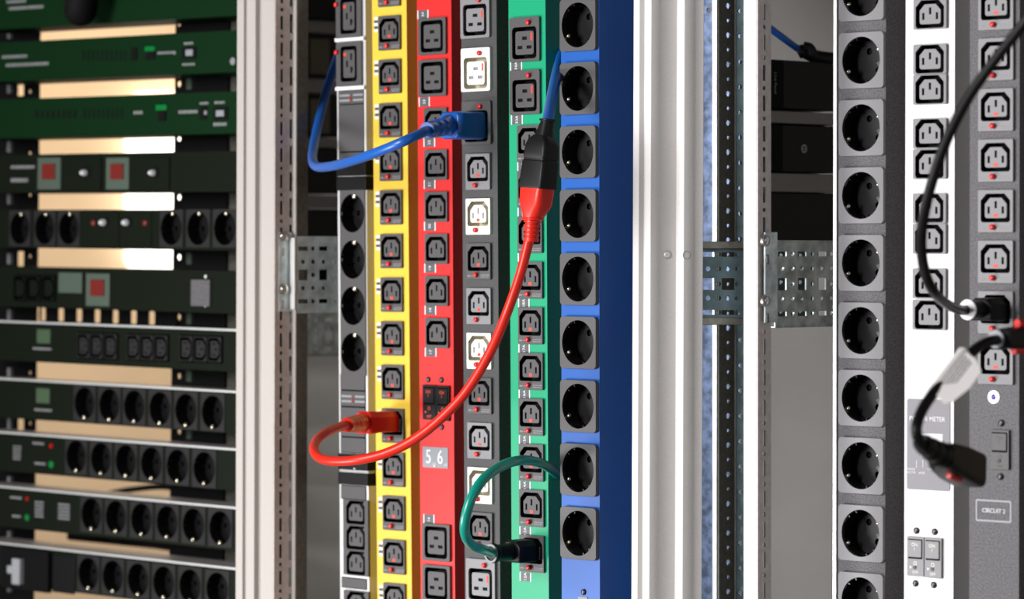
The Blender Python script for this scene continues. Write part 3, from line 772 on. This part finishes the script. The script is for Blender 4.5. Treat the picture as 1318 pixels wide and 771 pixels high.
# ------------------------------------------------------------------ left rack with horizontal units
LR = Fr(303, 3.72, THL, -9)
UZ = [(-25, 29), (47, 99), (123, 175), (197, 247.5), (270, 320.5), (346, 399), (420.5, 471), (497, 547.5), (568.5, 618.5), (641, 693), (716.5, 769)]
names = ['green rack unit at the top edge with faint lettering and a black cable over it', 'dark green rack unit, second from the top, with one white-lit connector at right',
 'dark green rack unit with a green-topped switch, third from the top', 'black rack unit with two red square test buttons', 'black rack unit with round outlets either side of two white toggles',
 'black rack unit with one red square button and a grey rocker switch', 'rack unit with nine small outlets in three groups of three', 'rack unit of six round outlets with a pale green square label',
 'rack unit of six round outlets with a green light, just below the square-labelled one', 'rack unit of six round outlets, second from the bottom of the rack', 'lowest rack unit, round outlets and a white lever at its left']
class Unit(Strip):
    def __init__(s, i):
        y0, y1 = UZ[i]; s.fr = LR; zt, zb = LR.z(150, y0), LR.z(150, y1)
        s.zc = (zt+zb)/2; s.root = tag(LR.empty('rack_power_unit'), names[i], 'rack unit', 'horizontal units in the left rack')
        s.x0, s.x1 = LR.x(-45), LR.x(318); s.zt, s.zb = zt, zb; s.holes = []
        s.m = 'greenunit' if i < 3 else 'darkunit'; s.i = i
    def body(s, lip):
        b = MB(); dep = 62*mm; th = 1.5*mm
        hs = sorted(s.holes)
        x = s.x0
        for (xc, zc, w, h) in hs:
            a, c = max(xc-w/2, x), xc+w/2
            if a > x: b.box(x, a, 0, th, s.zb, s.zt, s.m)
            t_, u_ = min(zc+h/2, s.zt-.0005), max(zc-h/2, s.zb+.0005)
            b.box(a, c, 0, th, t_, s.zt, s.m); b.box(a, c, 0, th, s.zb, u_, s.m); x = c
        b.box(x, s.x1, 0, th, s.zb, s.zt, s.m)
        b.box(s.x0, s.x1, th, dep, s.zt-th, s.zt, 'rail' if lip else s.m); b.box(s.x0, s.x1, th, dep, s.zb, s.zb+th, s.m)
        b.box(s.x0, s.x1, dep-th, dep, s.zb+th, s.zt-th, s.m)
        b.box(s.x0, s.x0+th, th, dep-th, s.zb+th, s.zt-th, s.m); b.box(s.x1-th, s.x1, th, dep-th, s.zb+th, s.zt-th, s.m)
        b.build('housing', s.root)
        if lip: MB().box(s.x0, s.x1, -2*mm, 1.5*mm, s.zt, s.zt+2.2*mm, 'silver').build('top_lip', s.root, .0004)
    def slab(s, name, px0, px1, py0, py1, m, t=1.5, parent=None, off=0):
        pm = (px0+px1)/2; z1, z0 = LR.z(pm, py0), LR.z(pm, py1)
        return MB().box(LR.x(px0), LR.x(px1), -(t+off)*mm, -off*mm, z0, z1, m).build(name, parent or s.root, .0003)
    def marks(s, px0, px1, py, hpx=3, m='print_g'):
        x = LR.x(px0); e_ = LR.x(px1); z = LR.z((px0+px1)/2, py); b = MB(); hh = hpx/F*3.8/2
        while x < e_:
            w = random.uniform(2, 5)*mm; b.box(x, min(e_, x+w), -.2*mm, 0, z-hh, z+hh, m); x += w+1*mm
        b.build('printed_legend', s.root, smooth=False)
    def disc(s, name, px, py, r, m, t=2):
        MB().prism([circ(r*mm, 20, *LR.loc(px, py))], -t*mm, 0, m).build(name, s.root, .0003)
    def sch(s, px, py, ang=250):
        s.outlet('sch', px, py, 'rackplate', ang=ang, pw=38.4, ph=40, t=1.0, rad=17.6, clip=1.3, rr=1, one=True)
U = [Unit(i) for i in range(11)]
u = U[0]; u.marks(5, 30, 2, 4); u.marks(8, 52, 10, 4); u.body(False)
u = U[1]; u.marks(0, 32, 73, 4); u.marks(5, 60, 83, 4); u.slab('switch', 167, 174, 62, 78, 'pit'); u.slab('switch', 186, 197, 66, 77, 'pit'); u.slab('switch_tip', 186, 198, 60, 66, 'ledg', 3)
u.marks(200, 222, 68, 3, 'print_g'); u.disc('indicator', 226, 68, 2, 'print_g'); u.marks(234, 246, 56, 3); u.marks(232, 248, 83, 3)
o = u.slab('port', 232, 250, 61, 76, 'pit'); u.slab('contact', 238, 247, 64, 72, 'lcd', 1, o, 1.5); u.disc('screw', 301, 79, 4, 'print_g'); 
for k in range(10): u.slab('vent_slot', 104+6*k, 106+6*k, 65, 78, 'pit', .4)
u.body(False)
u = U[2]; u.slab('switch', 203, 212, 141, 156, 'pit', 2); u.slab('switch_tip', 201, 214, 135, 142, 'ledg', 3); u.marks(228, 252, 144, 4, 'print_g'); u.marks(170, 182, 145, 4)
u.marks(255, 266, 133, 3, 'print_g'); u.marks(274, 287, 132, 3, 'print_g'); u.marks(273, 290, 160, 4, 'print_g'); u.slab('switch', 256, 264, 137, 154, 'pit'); u.disc('indicator', 266, 145, 2.4, 'print_g')
o = u.slab('port', 274, 292, 138, 154, 'pit'); u.slab('contact', 278, 288, 142, 150, 'lcd', 1, o, 1.5)
for k in range(8): u.slab('vent_slot', 44+7*k, 47+7*k, 142, 152, 'pit', .4)
for k in range(9): u.slab('vent_slot', 106+6*k, 108+6*k, 140, 152, 'pit', .4)
u.body(False)
u = U[3]
for a in (50, 138):
    o = u.slab('breaker_module', a, a+29, 203, 244, 'rcd', 3); u.slab('test_button', a+7, a+23, 211, 231, 'rcdred', 2, o, 3)
    o = u.slab('toggle_module', a+30, a+80, 203, 245, 'darkunit', 2); x, z = LR.loc(a+64, 222.5)
    MB().cyl(x, z, 6.5*mm, -3*mm, -2*mm, 'pit').build('toggle_collar', o); MB().dome(x-2.5*mm, z, 3.4*mm, -3*mm, 7*mm, 'print_w').build('toggle', o)
    u.marks(a+37, a+52, 222, 4, 'print_g'); u.marks(a+58, a+78, 241, 4, 'print_g')
u.marks(13, 43, 215, 4); u.marks(13, 35, 232, 5); u.body(False)
u = U[4]
for px in (25, 57, 88, 220, 254.5, 289): u.sch(px, 294, 90)
for a, rd, wt in ((117, 121.5, 135.5), (159, 188, 165)):
    o = u.slab('toggle_module', a, a+36, 273, 319, 'darkunit', 1.2); x, z = LR.loc(wt, 286.5)
    MB().cyl(x+2.5*mm, z, 6*mm, -2.2*mm, -1.2*mm, 'pit').build('toggle_collar', o); MB().dome(x, z, 3.6*mm, -2*mm, 7*mm, 'print_w').build('toggle', o)
    x, z = LR.loc(rd, 287); MB().dome(x, z, 3.6*mm, -1.2*mm, 2.5*mm, 'rcdred').build('indicator', o)
    for q, y in enumerate((299, 305, 311, 316)): u.marks(a+(6 if a > 130 else 22-q*5), a+34-(12-q*4 if a > 130 else 0), y, 2.5, 'print_g')
u.body(False)
u = U[5]
for px in (25, 43, 62): u.outlet('c13', px, 371, 'darkunit', False, pw=31, ph=25, dz=0, scale=.86, rot=(0, pi/2, 0))
o = u.slab('rating_label', 76, 106, 351, 377, 'rcd', .3); u.marks(80, 100, 359, 3, 'print_d')
o = u.slab('breaker_module', 114, 144, 352, 394, 'rcd', 3); u.slab('test_button', 121, 138, 360, 381, 'rcdred', 2, o, 3)
u.slab('rocker_switch', 249, 273, 360, 394, 'char2', 3); u.disc('screw', 266, 356, 1.8, 'print_w'); u.disc('screw', 265.5, 393, 1.8, 'print_w'); u.body(False)
u = U[6]
u.slab('square_label', 49, 66, 424, 442, 'logo', .3); u.marks(44, 68, 449, 3)
for px in (108, 125, 143, 172, 190, 208, 240, 258.5, 277): u.outlet('c13', px, 421+.0285*px+21, 'rackplate', False, pw=31, ph=25, dz=0, scale=.84, rot=(0, pi/2, 0))
u.body(True)
def row6(u, xs, yc, sl, ang=262):
    for px in xs: u.sch(px, yc+sl*(px-150), ang)
u = U[7]; u.slab('square_label', 49, 66, 500, 519, 'logo', .3); u.marks(47, 69, 528, 3); row6(u, (111, 143, 175, 208, 241.5, 276), 522, .07); u.body(True)
u = U[8]; u.marks(45, 60, 571, 3); u.disc('indicator_light', 67, 574, 2.6, 'ledr'); u.marks(48, 62, 597, 3); u.disc('indicator_light', 67, 598, 4, 'ledg')
for k in range(5): u.marks(20, 30, 575+4*k, 2)
row6(u, (101, 133, 165, 198, 231.5, 266), 592.5, .095); u.body(True)
u = U[9]; u.marks(17, 32, 641, 3); u.disc('indicator_light', 36, 642, 2.2, 'ledr'); u.disc('indicator_light', 36, 666, 3.6, 'ledg'); u.marks(20, 31, 665, 3)
for k in range(5): u.marks(49, 60, 647+4.5*k, 2.5); u.marks(79, 94, 650+4.5*k, 2.5)
row6(u, (121.5, 153, 186, 219, 253, 287.5), 665.5, .105); u.body(True)
u = U[10]; o = u.slab('control_box', 12, 72, 708, 760, 'pit', 6); u.slab('lever', 31, 41, 719, 752, 'platel', 6, o, 6); u.slab('lever_stub', 24, 31, 728, 738, 'platel', 5, o, 6)
u.slab('blank_panel', 74, 102, 716, 764, 'black', 1.5)
row6(u, (118.5, 150, 182.5, 215.5, 249.5, 284.5), 743, .12); u.body(True)

# uprights behind the units
def upright(px0, px1, m, label, sq, rd, off, cat='rack upright'):
    fr = Fr(303, 3.72, THL, -9); x0, x1 = fr.x(px0, off), fr.x(px1, off)
    hs = []
    for px, py, w_, h_ in sq: x, z = fr.loc(px, py, off); hs.append(rrect(w_*mm, h_*mm, .5*mm, 2, x, z))
    for px, py, r_ in rd: x, z = fr.loc(px, py, off); hs.append(circ(r_*mm, 14, x, z))
    b = MB(); b.perf(x0, x1, ZF, ZT, hs, off, off+2*mm, m)
    o = b.build('rack_upright', smooth=False); o.matrix_world = fr.M
    return tag(o, label, cat)
ul = upright(-46, 47.5, 'pit', 'dark rack upright at the left edge with square holes', [(26, y, 13, 17) for y in (114, 333, 545)], [(38, y, 2.6) for y in (39, 118, 197, 251, 330, 480, 545)], 70*mm)
ur = upright(222.5, 291, 'black', 'dark rack upright right of the cream openings, with round holes', [], [(230, y, 3.6) for y in (30, 108, 178, 254, 331, 408, 484, 555)], 70*mm)
upright(290, 322, 'olive', 'brownish upright tucked against the off-white cabinet post', [], [], 74*mm)
fr = LR
sc_pts = []
for y in (43, 113, 189, 256, 333, 405, 480, 545, 620, 690, 755):
    x, z = fr.loc(11, y, 66*mm)
    MB().box(x-2.5*mm, x+2.5*mm, 66*mm, 70*mm, z-6*mm, z+6*mm, 'plateg').build('cage_nut', ul).location = (0, 0, 0)
for y in (108, 333, 410, 484, 558):
    x, z = fr.loc(243, y, 66*mm)
    MB().box(x-4*mm, x+4*mm, 66*mm, 70*mm, z-6*mm, z+6*mm, 'rcd').build('cage_nut', ur)
# perforated cover in the sixth gap
x0, x1 = fr.x(47, 60*mm), fr.x(223, 60*mm); zc = fr.z(135, 407.5, 60*mm)
b = MB(); b.prism([rect(x0, x1, zc-14*mm, zc+16*mm)]+[rrect(11.5*mm, 15*mm, 2*mm, 3, fr.x(55.5+23.4*k, 66*mm), zc) for k in range(7)], 66*mm, 68*mm, 'black')
o = b.build('perforated_cover', smooth=False); o.matrix_world = fr.M; tag(o, 'black cover strip with a row of seven square openings', 'cover strip')
# black cables
o = MB().tube([at(118, -300, 3.9), at(114, -60, 3.87), at(108, -20, 3.85), at(104, 8, 3.85), at(103.5, 14, 3.855)], 18*mm, 'pit').build('black_cable_loop'); tag(o, 'thick blurred black cable hanging over the topmost green rack unit', 'cable')
o = MB().tube([at(300, 660, 4.3), at(250, 640, 4.25), at(215, 627, 4.2), at(170, 630, 4.2), at(130, 637, 4.25), at(60, 650, 4.4)], 3.4*mm, 'black').build('drooping_cable'); tag(o, 'thin black cable drooping behind the units in a lower gap', 'cable')
o = MB().tube([at(300, 720, 4.3), at(220, 704, 4.25), at(150, 696, 4.2), at(90, 690, 4.25)], 5*mm, 'black').build('drooping_cable'); tag(o, 'black cable behind the gap above the lowest unit', 'cable')

# ------------------------------------------------------------------ plugs and cords
def TL(p, d, up=(0, 0, 1)):
    """frame at p whose local -y... section plane perpendicular to d (travel direction)"""
    d = Vector(d).normalized(); up = Vector(up); up = (up-d*up.dot(d)).normalized(); sd = d.cross(up)
    T = Matrix((sd, d, up)).transposed().to_4x4(); T.translation = p; return T
def relief(b, p0, p1, r0, r1, ribs, m, lead=.0):
    """ribbed strain relief from p0 to p1"""
    p0, p1 = Vector(p0), Vector(p1); d = (p1-p0); secs = []; n = ribs
    for k in range(n):
        a = k/n; r = r0+(r1-r0)*a
        for q, s_ in ((0, .8), (.12, 1), (.55, 1), (.68, .8)):
            secs.append((TL(p0+d*((k+q)/n), d), circ(r*s_, 24)))
    secs.append((TL(p1-d*.14, d), circ(r1*1.03, 24))); secs.append((TL(p1, d), circ(r1*1.0, 24)))
    b.loft(secs, m)
def world_root(name, p, label, cat):
    o = bpy.data.objects.new(name, None); COL.objects.link(o); o.location = p; return tag(o, label, cat)
def local(strip, px, py, off): x, z = strip.fr.loc(px, py, -2*mm); return strip.fr.M @ Vector((x, off, z))
n3 = -(YEL.fr.M.to_3x3() @ Vector((0, 1, 0))).normalized()
e3 = (YEL.fr.M.to_3x3() @ Vector((1, 0, 0))).normalized()
def pt(root, v): return v-root.location
def plug(root, base, m, sizes, outl, name='plug'):
    """sizes: (distance out, w, h, r)"""
    b = MB(); secs = []
    for d, w, h, r in sizes:
        T = TL(base-root.location+n3*d*mm, n3)
        secs.append((T, outl(w*mm, h*mm, r*mm)))
    b.loft(secs, m); return b.build(name, root, .0006)
# blue cord
base = local(CHA, 613.6, 162, 0)
root = world_root('power_cord', base, 'blue power cord plugged into the charcoal strip, looping across the red and yellow strips', 'power cord')
rr = lambda w, h, r: rrect(w, h, r, 4)
plug(root, base, 'cab_blue', [(-8, 24, 21, 3), (2, 24.5, 21.5, 3), (4, 27.5, 25.5, 4), (30, 27.5, 25.5, 4), (34, 27.5, 25.5, 4.5), (37, 24, 23, 5)], rr)
pE = base+n3*36*mm
q0 = pE-root.location; q1 = at(549.5, 167.5, 3.255)-root.location
b = MB(); b.loft([(TL(q0-n3*2*mm, n3), circ(10.5*mm, 24)), (TL(q0+n3*4*mm, n3), circ(9.6*mm, 24)), (TL(q0+(q1-q0)*.3, (q1-q0)), circ(8*mm, 24))], 'cab_blue'); b.build('collar', root)
b = MB(); relief(b, q0+(q1-q0)*.22, q1, 8.6*mm, 7.2*mm, 3, 'cab_blue'); b.build('strain_relief', root)
path = [(552, 167, 3.26), (540, 172.5, 3.24), (515, 184, 3.23), (480, 198, 3.26), (445, 209.5, 3.32), (422, 214.5, 3.38), (408, 214.5, 3.43), (402.5, 207, 3.47), (403.5, 190, 3.51), (411, 153, 3.56), (421, 115, 3.60), (434, 76, 3.63), (450, 30, 3.64), (462, -30, 3.64)]
b = MB(); b.tube([at(*p)-root.location for p in path], 4.6*mm, 'cab_blue', 24); b.build('cable', root)
# red cord
base = local(YEL, 503.2, 542, 0)
root = world_root('power_cord', base, 'red power cord plugged into the yellow strip and sweeping up to a hanging red connector', 'power cord')
o13 = lambda w, h, r: c13o(w, h, r, r*.5)
pl = plug(root, base, 'cab_red', [(-8, 21, 16.4, 4), (2, 21.5, 17, 4), (3, 25, 20, 5), (27, 25, 20, 5), (30, 25, 21, 5), (37, 25, 21.5, 5), (39, 22, 18, 5)], o13)
q0 = base+n3*37*mm-root.location; q1 = at(446, 547, 3.30)-root.location
b = MB(); b.loft([(TL(q0, n3), rrect(22*mm, 20*mm, 6*mm, 5)), (TL(q0+n3*5*mm, n3), rrect(17*mm, 18*mm, 8*mm, 5))], 'cab_red'); relief(b, q0+n3*3*mm, q1, 8.4*mm, 6.6*mm, 5, 'cab_red'); b.build('strain_relief', root)
path = [(448, 547, 3.305), (436, 550, 3.28), (420, 557, 3.24), (407, 568, 3.21), (404.5, 580, 3.18), (412, 589.5, 3.16), (430, 593.5, 3.14), (460, 592, 3.12), (495, 584, 3.11), (530, 567.5, 3.10), (565, 541, 3.09), (600, 504, 3.08), (630, 455, 3.07), (652, 404, 3.06), (670, 352, 3.06), (682, 305, 3.06), (684, 298, 3.06)]
b = MB(); b.tube([at(*p)-root.location for p in path], 4.3*mm, 'cab_red', 24); b.build('cable', root)
# hanging red connector head (end of the same cord)
DC = 3.06
def hang(pts_, m, root, name, bev=.0008, nn=None):
    """pts_: px,py,width mm,thickness mm,corner mm"""
    b = MB(); secs = []
    P = [at(p[0], p[1], DC)-root.location for p in pts_]
    for i, p in enumerate(pts_):
        d = (P[min(i+1, len(P)-1)]-P[max(i-1, 0)])
        T = TL(P[i], d, up=-n3*1.0 if True else (0, 1, 0))
        secs.append((T, rrect(p[2]*mm, p[3]*mm, p[4]*mm, 5)))
    b.loft(secs, m); return b.build(name, root, bev)
hang([(691.5, 240, 27, 19, 4), (691, 248, 27, 20, 5), (689.5, 262, 27, 20, 6), (687.5, 272, 22, 18, 7), (686, 279, 18, 16, 7), (685.8, 281.5, 17, 15, 7)], 'cab_red', root, 'connector_head')
hang([(685.8, 280.5, 20, 18, 8.5), (685.7, 283.5, 20, 18, 8.5)], 'cab_red', root, 'connector_collar')
b = MB(); relief(b, at(685.6, 283.5, DC)-root.location, at(683.4, 311, DC)-root.location, 7.6*mm, 6.4*mm, 5, 'cab_red'); b.build('connector_strain_relief', root)
# black coupler with the blue lead behind
root = world_root('power_cord', at(700, 200, DC), 'black coupler joined on top of the hanging red connector, on a blue lead', 'power cord')
hang([(700.5, 175, 15.5, 15, 5), (699.3, 181, 24, 17, 4), (698, 188, 26, 19, 3), (696.5, 203, 27, 20, 3), (696.3, 204, 26, 19.3, 3), (696, 207, 26, 19.3, 3), (695.9, 208, 27.5, 20.5, 3), (692.2, 240, 29, 21, 3), (692, 243, 28, 20, 3)], 'black', root, 'connector_body')
hang([(705.2, 153, 14, 14, 6), (705, 156, 14, 14, 6), (704.8, 157, 11.5, 12, 5.5), (703, 165, 12.5, 13, 5), (700.5, 177, 15, 15, 5)], 'black', root, 'neck')
b = MB(); b.tube([at(*p)-root.location for p in ((704.8, 158, DC), (707, 144, 3.08), (711, 122, 3.13), (717.5, 92, 3.19), (726, 62, 3.26), (738, 20, 3.30), (745, -30, 3.30))], 4.9*mm, 'cab_blue', 24); b.build('cable', root)
# green cord
base = local(GRN, 682, 708, 0)
root = world_root('power_cord', base, 'green cord on a black plug in the foot of the green strip', 'power cord')
plug(root, base, 'black', [(-8, 21, 16.4, 4), (2, 21.5, 17, 4), (3, 25, 20, 5), (23, 25, 20, 5), (26, 22, 18, 5)], o13)
q = base-root.location
b = MB(); b.loft([(TL(q+n3*25*mm, n3), circ(8*mm, 24)), (TL(q+n3*44*mm, n3), circ(7.6*mm, 24)), (TL(q+n3*46*mm, n3), circ(9*mm, 24)), (TL(q+n3*49*mm, n3), circ(9*mm, 24)), (TL(q+n3*50*mm, n3), circ(7.8*mm, 24))], 'black'); b.build('strain_relief', root)
b = MB()
T = TL(q+n3*50*mm, n3)
b.prism([circ(8.6*mm, 28), circ(6.6*mm, 28)], 0, 1*mm, 'plateg', T); b.build('collar_ring', root)
end = base+n3*48*mm
path = [end, end+n3*10*mm+Vector((0, 0, 0))]
path = [end]+[at(*p) for p in ((621, 707, 3.12), (607, 701, 3.09), (599, 688, 3.07), (599, 668, 3.06), (607, 641, 3.06), (623, 616, 3.07), (646, 599.5, 3.09), (670, 592.5, 3.11), (692, 595, 3.15), (708, 603, 3.20), (722, 616, 3.26), (740, 640, 3.30))]
b = MB(); b.tube([p-root.location for p in path], 4.4*mm, 'cab_green', 24); b.build('cable', root)
# black cord, right
nR = -(G2.fr.M.to_3x3() @ Vector((0, 1, 0))).normalized(); n3 = nR
base = local(G2, 1281.5, 398, 0)
root = world_root('power_cord', base, 'black cord from the top right corner to a black plug in the grey textured strip', 'power cord')
plug(root, base, 'black', [(-8, 21, 16.4, 4), (1, 21.5, 17, 4), (2, 25, 19, 5), (20, 25, 18, 5), (24, 22, 16, 5)], o13)
q = base-root.location
b = MB(); b.loft([(TL(q+n3*22*mm, n3), circ(7.2*mm, 24)), (TL(q+n3*40*mm, n3), circ(6.4*mm, 24))], 'black'); b.build('strain_relief', root)
T = TL(q+n3*39*mm, n3); b = MB(); b.prism([circ(8.2*mm, 28)], 0, 1.6*mm, 'print_w', T); b.build('white_disc', root)
end = base+n3*42*mm
path = [end-n3*6*mm, end+n3*8*mm]+[at(*p) for p in ((1219, 391.5, 2.78), (1203, 377, 2.68), (1191, 352, 2.65), (1186, 320, 2.62), (1188, 285, 2.60), (1198, 240, 2.58), (1217, 184, 2.56), (1245, 128, 2.54), (1280, 78, 2.52), (1318, 30, 2.50), (1360, -25, 2.48))]
b = MB(); b.tube([p-root.location for p in path], 3.9*mm, 'cab_black', 24); b.build('cable', root)
# second black cord with paper tag
root = world_root('power_cord', at(1290, 436, 2.62), 'black cord with a red-trimmed plug at the right edge, dropping to a black connector', 'power cord')
b = MB(); c = root.location
ax = (at(1330, 432, 2.66)-at(1284, 437, 2.62)).normalized()
b.loft([(TL(at(1283, 437, 2.62)-c, ax), rrect(10*mm, 12*mm, 4*mm, 4)), (TL(at(1291, 436, 2.62)-c, ax), rrect(14*mm, 15*mm, 4*mm, 4)), (TL(at(1310, 435, 2.64)-c, ax), rrect(17*mm, 17*mm, 4*mm, 4)), (TL(at(1380, 430, 2.7)-c, ax), rrect(19*mm, 18*mm, 4*mm, 4))], 'black'); b.build('plug', root, .0006)
for (a, d_) in (((1309, 416.5), (1350, 413)), ((1304.5, 450.5), (1350, 449))):
    b = MB(); b.tube([at(a[0], a[1], 2.63)-c, at(a[0]+15, a[1]-.5, 2.64)-c, at(d_[0], d_[1], 2.67)-c], 3.2*mm, 'redp', 12); b.build('release_tab', root)
b = MB(); T = TL(at(1281, 436.5, 2.618)-c, ax); b.prism([circ(6.8*mm, 24)], 0, 1.5*mm, 'lcd', T); b.build('pale_disc', root)
path = [(1286, 437, 2.62), (1272, 440, 2.61), (1256, 449, 2.60), (1240, 465, 2.59), (1220, 486, 2.57), (1200, 508, 2.55), (1186, 530, 2.54), (1179.5, 552, 2.53), (1184, 570, 2.535), (1193, 578, 2.55)]
b = MB(); b.tube([at(*p)-c for p in path], 4.0*mm, 'cab_black', 24); b.build('cable', root)
pa, pb, pc_ = at(1186, 570, 2.54)-c, at(1212, 587, 2.58)-c, at(1247, 605, 2.68)-c
b = MB(); relief(b, pb+(pa-pb)*.0, pa, 9.5*mm, 6.5*mm, 3, 'black'); b.build('strain_relief', root)
dd = (pc_-pb)
b = MB(); b.loft([(TL(pb-dd*.04, dd), rrect(19*mm, 17*mm, 6*mm, 5)), (TL(pb+dd*.08, dd), rrect(22*mm, 21*mm, 5*mm, 5)), (TL(pb+dd*.5, dd), rrect(26*mm, 25*mm, 5*mm, 5)), (TL(pb+dd*1.0, dd), rrect(27*mm, 26*mm, 5*mm, 5))], 'black'); b.build('connector', root, .0008)
b = MB(); b.tube([at(1221, 612, 2.59)-c, at(1229, 616, 2.60)-c, at(1236, 618, 2.62)-c], 2.0*mm, 'redp', 12); b.build('release_tab', root)
# tag
quad = [at(1241, 454, 2.585), at(1256, 463, 2.568), (at(1263.5, 479, 2.552)), at(1249, 502, 2.54), at(1228, 521, 2.534), at(1218, 525, 2.536), at(1200, 507, 2.555)]
tg = world_root('paper_tag', quad[0], 'white printed paper tag wrapped on the lower black cord at right', 'tag')
e1 = (quad[0]-quad[6]).normalized(); nn = e1.cross(quad[4]-quad[6]).normalized()
if nn.y > 0: nn = -nn
zz = e1.cross(nn).normalized()
T = Matrix((e1, -nn, zz)).transposed().to_4x4(); T.translation = quad[6]-tg.location
pl2 = []
for v in quad:
    w_ = v-quad[6]; pl2.append((w_.dot(e1), w_.dot(zz)))
tm = MB().prism([pl2], -3.0*mm, -2.5*mm, 'paper', T)
tm.tube([quad[6]-tg.location-e1*1*mm, quad[6]+(quad[0]-quad[6])*.5-tg.location, quad[0]-tg.location], 4.9*mm, 'paper', 20)
tm.build('tag_sheet', tg)
sgn = 1 if sum(p[1] for p in pl2) > 0 else -1
b = MB()
Ltag = (quad[0]-quad[6]).length
for k in range(4):
    zq = sgn*(5.9+2.9*k)*mm; x = (.16+.02*k)*Ltag
    while x < Ltag*(.86-.05*k):
        w_ = random.uniform(1.2, 3)*mm; b.box(x, x+w_, -3.15*mm, -2.95*mm, zq-.7*mm, zq+.7*mm, 'print_d', T); x += w_+.8*mm
b.build('printed_lines', tg)

# ------------------------------------------------------------------ room
def wall(name, x0, x1, y0, y1, z0, z1, m): return struct(MB().box(x0, x1, y0, y1, z0, z1, m).build(name, smooth=False))
wall('floor', -3.2, 3.2, -1.5, 6.4, ZF-.05, ZF, 'floor')
wall('wall_back', -3.2, 3.2, 6.3, 6.4, ZF, 1.6, 'cream')
wall('wall_right', 3.1, 3.2, -1.5, 6.3, ZF, 1.6, 'greywall')
# cabinet rear panels
frp = Fr(372, 4.35, R(10), 0, 'n')
def panel(px0, px1, D, m, label):
    fr = Fr(px0, D, R(8), 0, 'n'); w = fr.x(px1)
    o = MB().box(0, w, 0, 2*mm, ZF, ZT, m).build(label, smooth=False); o.matrix_world = fr.M; return struct(o)
panel(330, 800, 4.45, 'palewall', 'wall_rear_left')
panel(860, 1400, 4.3, 'greywall', 'wall_rear_right')
wall('trim_1', -.12, 1.3, 3.76, 3.80, .285, ZT, 'shelf')  # unseen board added to shade the top of the right rear panel

# lights
def area(name, loc, target, w, h, power, col, spread=180):
    l = bpy.data.lights.new(name, 'AREA'); l.shape = 'RECTANGLE'; l.size = w; l.size_y = h; l.energy = power; l.color = col; l.spread = R(spread)
    o = bpy.data.objects.new(name, l); COL.objects.link(o); o.location = loc
    o.rotation_euler = (Vector(target)-Vector(loc)).to_track_quat('-Z', 'Y').to_euler(); return o
area('key_window_light', (-2.05, 1.55, .40), (.1, 3.1, -.02), .9, .9, 80, (1, .985, .98))
area('low_side_light', (-1.85, 2.9, -.75), (.15, 3.15, -.25), .8, .6, 6.5, (1, .99, 1), 75)
area('front_fill_light', (1.95, .15, .5), (.1, 3.1, 0), 1.0, .9, 8, (1, .97, .94))
area('rear_lamp', (-1.0, 5.3, 1.3), (-.85, 6.3, .1), .5, .5, 26, (1, .83, .62))
wd = bpy.data.worlds.new('World'); sc.world = wd; wd.use_nodes = True
wd.node_tree.nodes['Background'].inputs['Color'].default_value = (.75, .8, .9, 1); wd.node_tree.nodes['Background'].inputs['Strength'].default_value = .035
# lit pane behind the rack
x0 = (163-CX)/F*6.28; x1 = (262-CX)/F*6.28
pm = mat('lit_lamp_diffuser', (.9, .9, .85), .5, emit=(1, .98, .92), estr=2.2)
o = MB().prism([rrect(x1-x0, (352-120)/F*6.28, .03, 5, (x0+x1)/2, (H-236)/F*6.28)], 6.26, 6.3, pm).build('wall_lamp'); tag(o, 'glowing white wall lamp seen through the gaps of the left rack', 'lamp')

cam = bpy.data.cameras.new('camera'); co = bpy.data.objects.new('camera', cam); COL.objects.link(co)
co.rotation_euler = (pi/2, 0, 0); cam.sensor_width = 36; cam.lens = F/1318*36; cam.shift_y = -(385.5-H)/1318
cam.clip_start = .05; cam.dof.use_dof = True; cam.dof.focus_distance = 3.14; cam.dof.aperture_fstop = 7.5
sc.camera = co
sc.view_settings.view_transform = 'Standard'; sc.view_settings.look = 'None'; sc.view_settings.gamma = 1; sc.view_settings.use_curve_mapping = False
sc.view_settings.exposure = 0
sc.cycles.max_bounces = 6
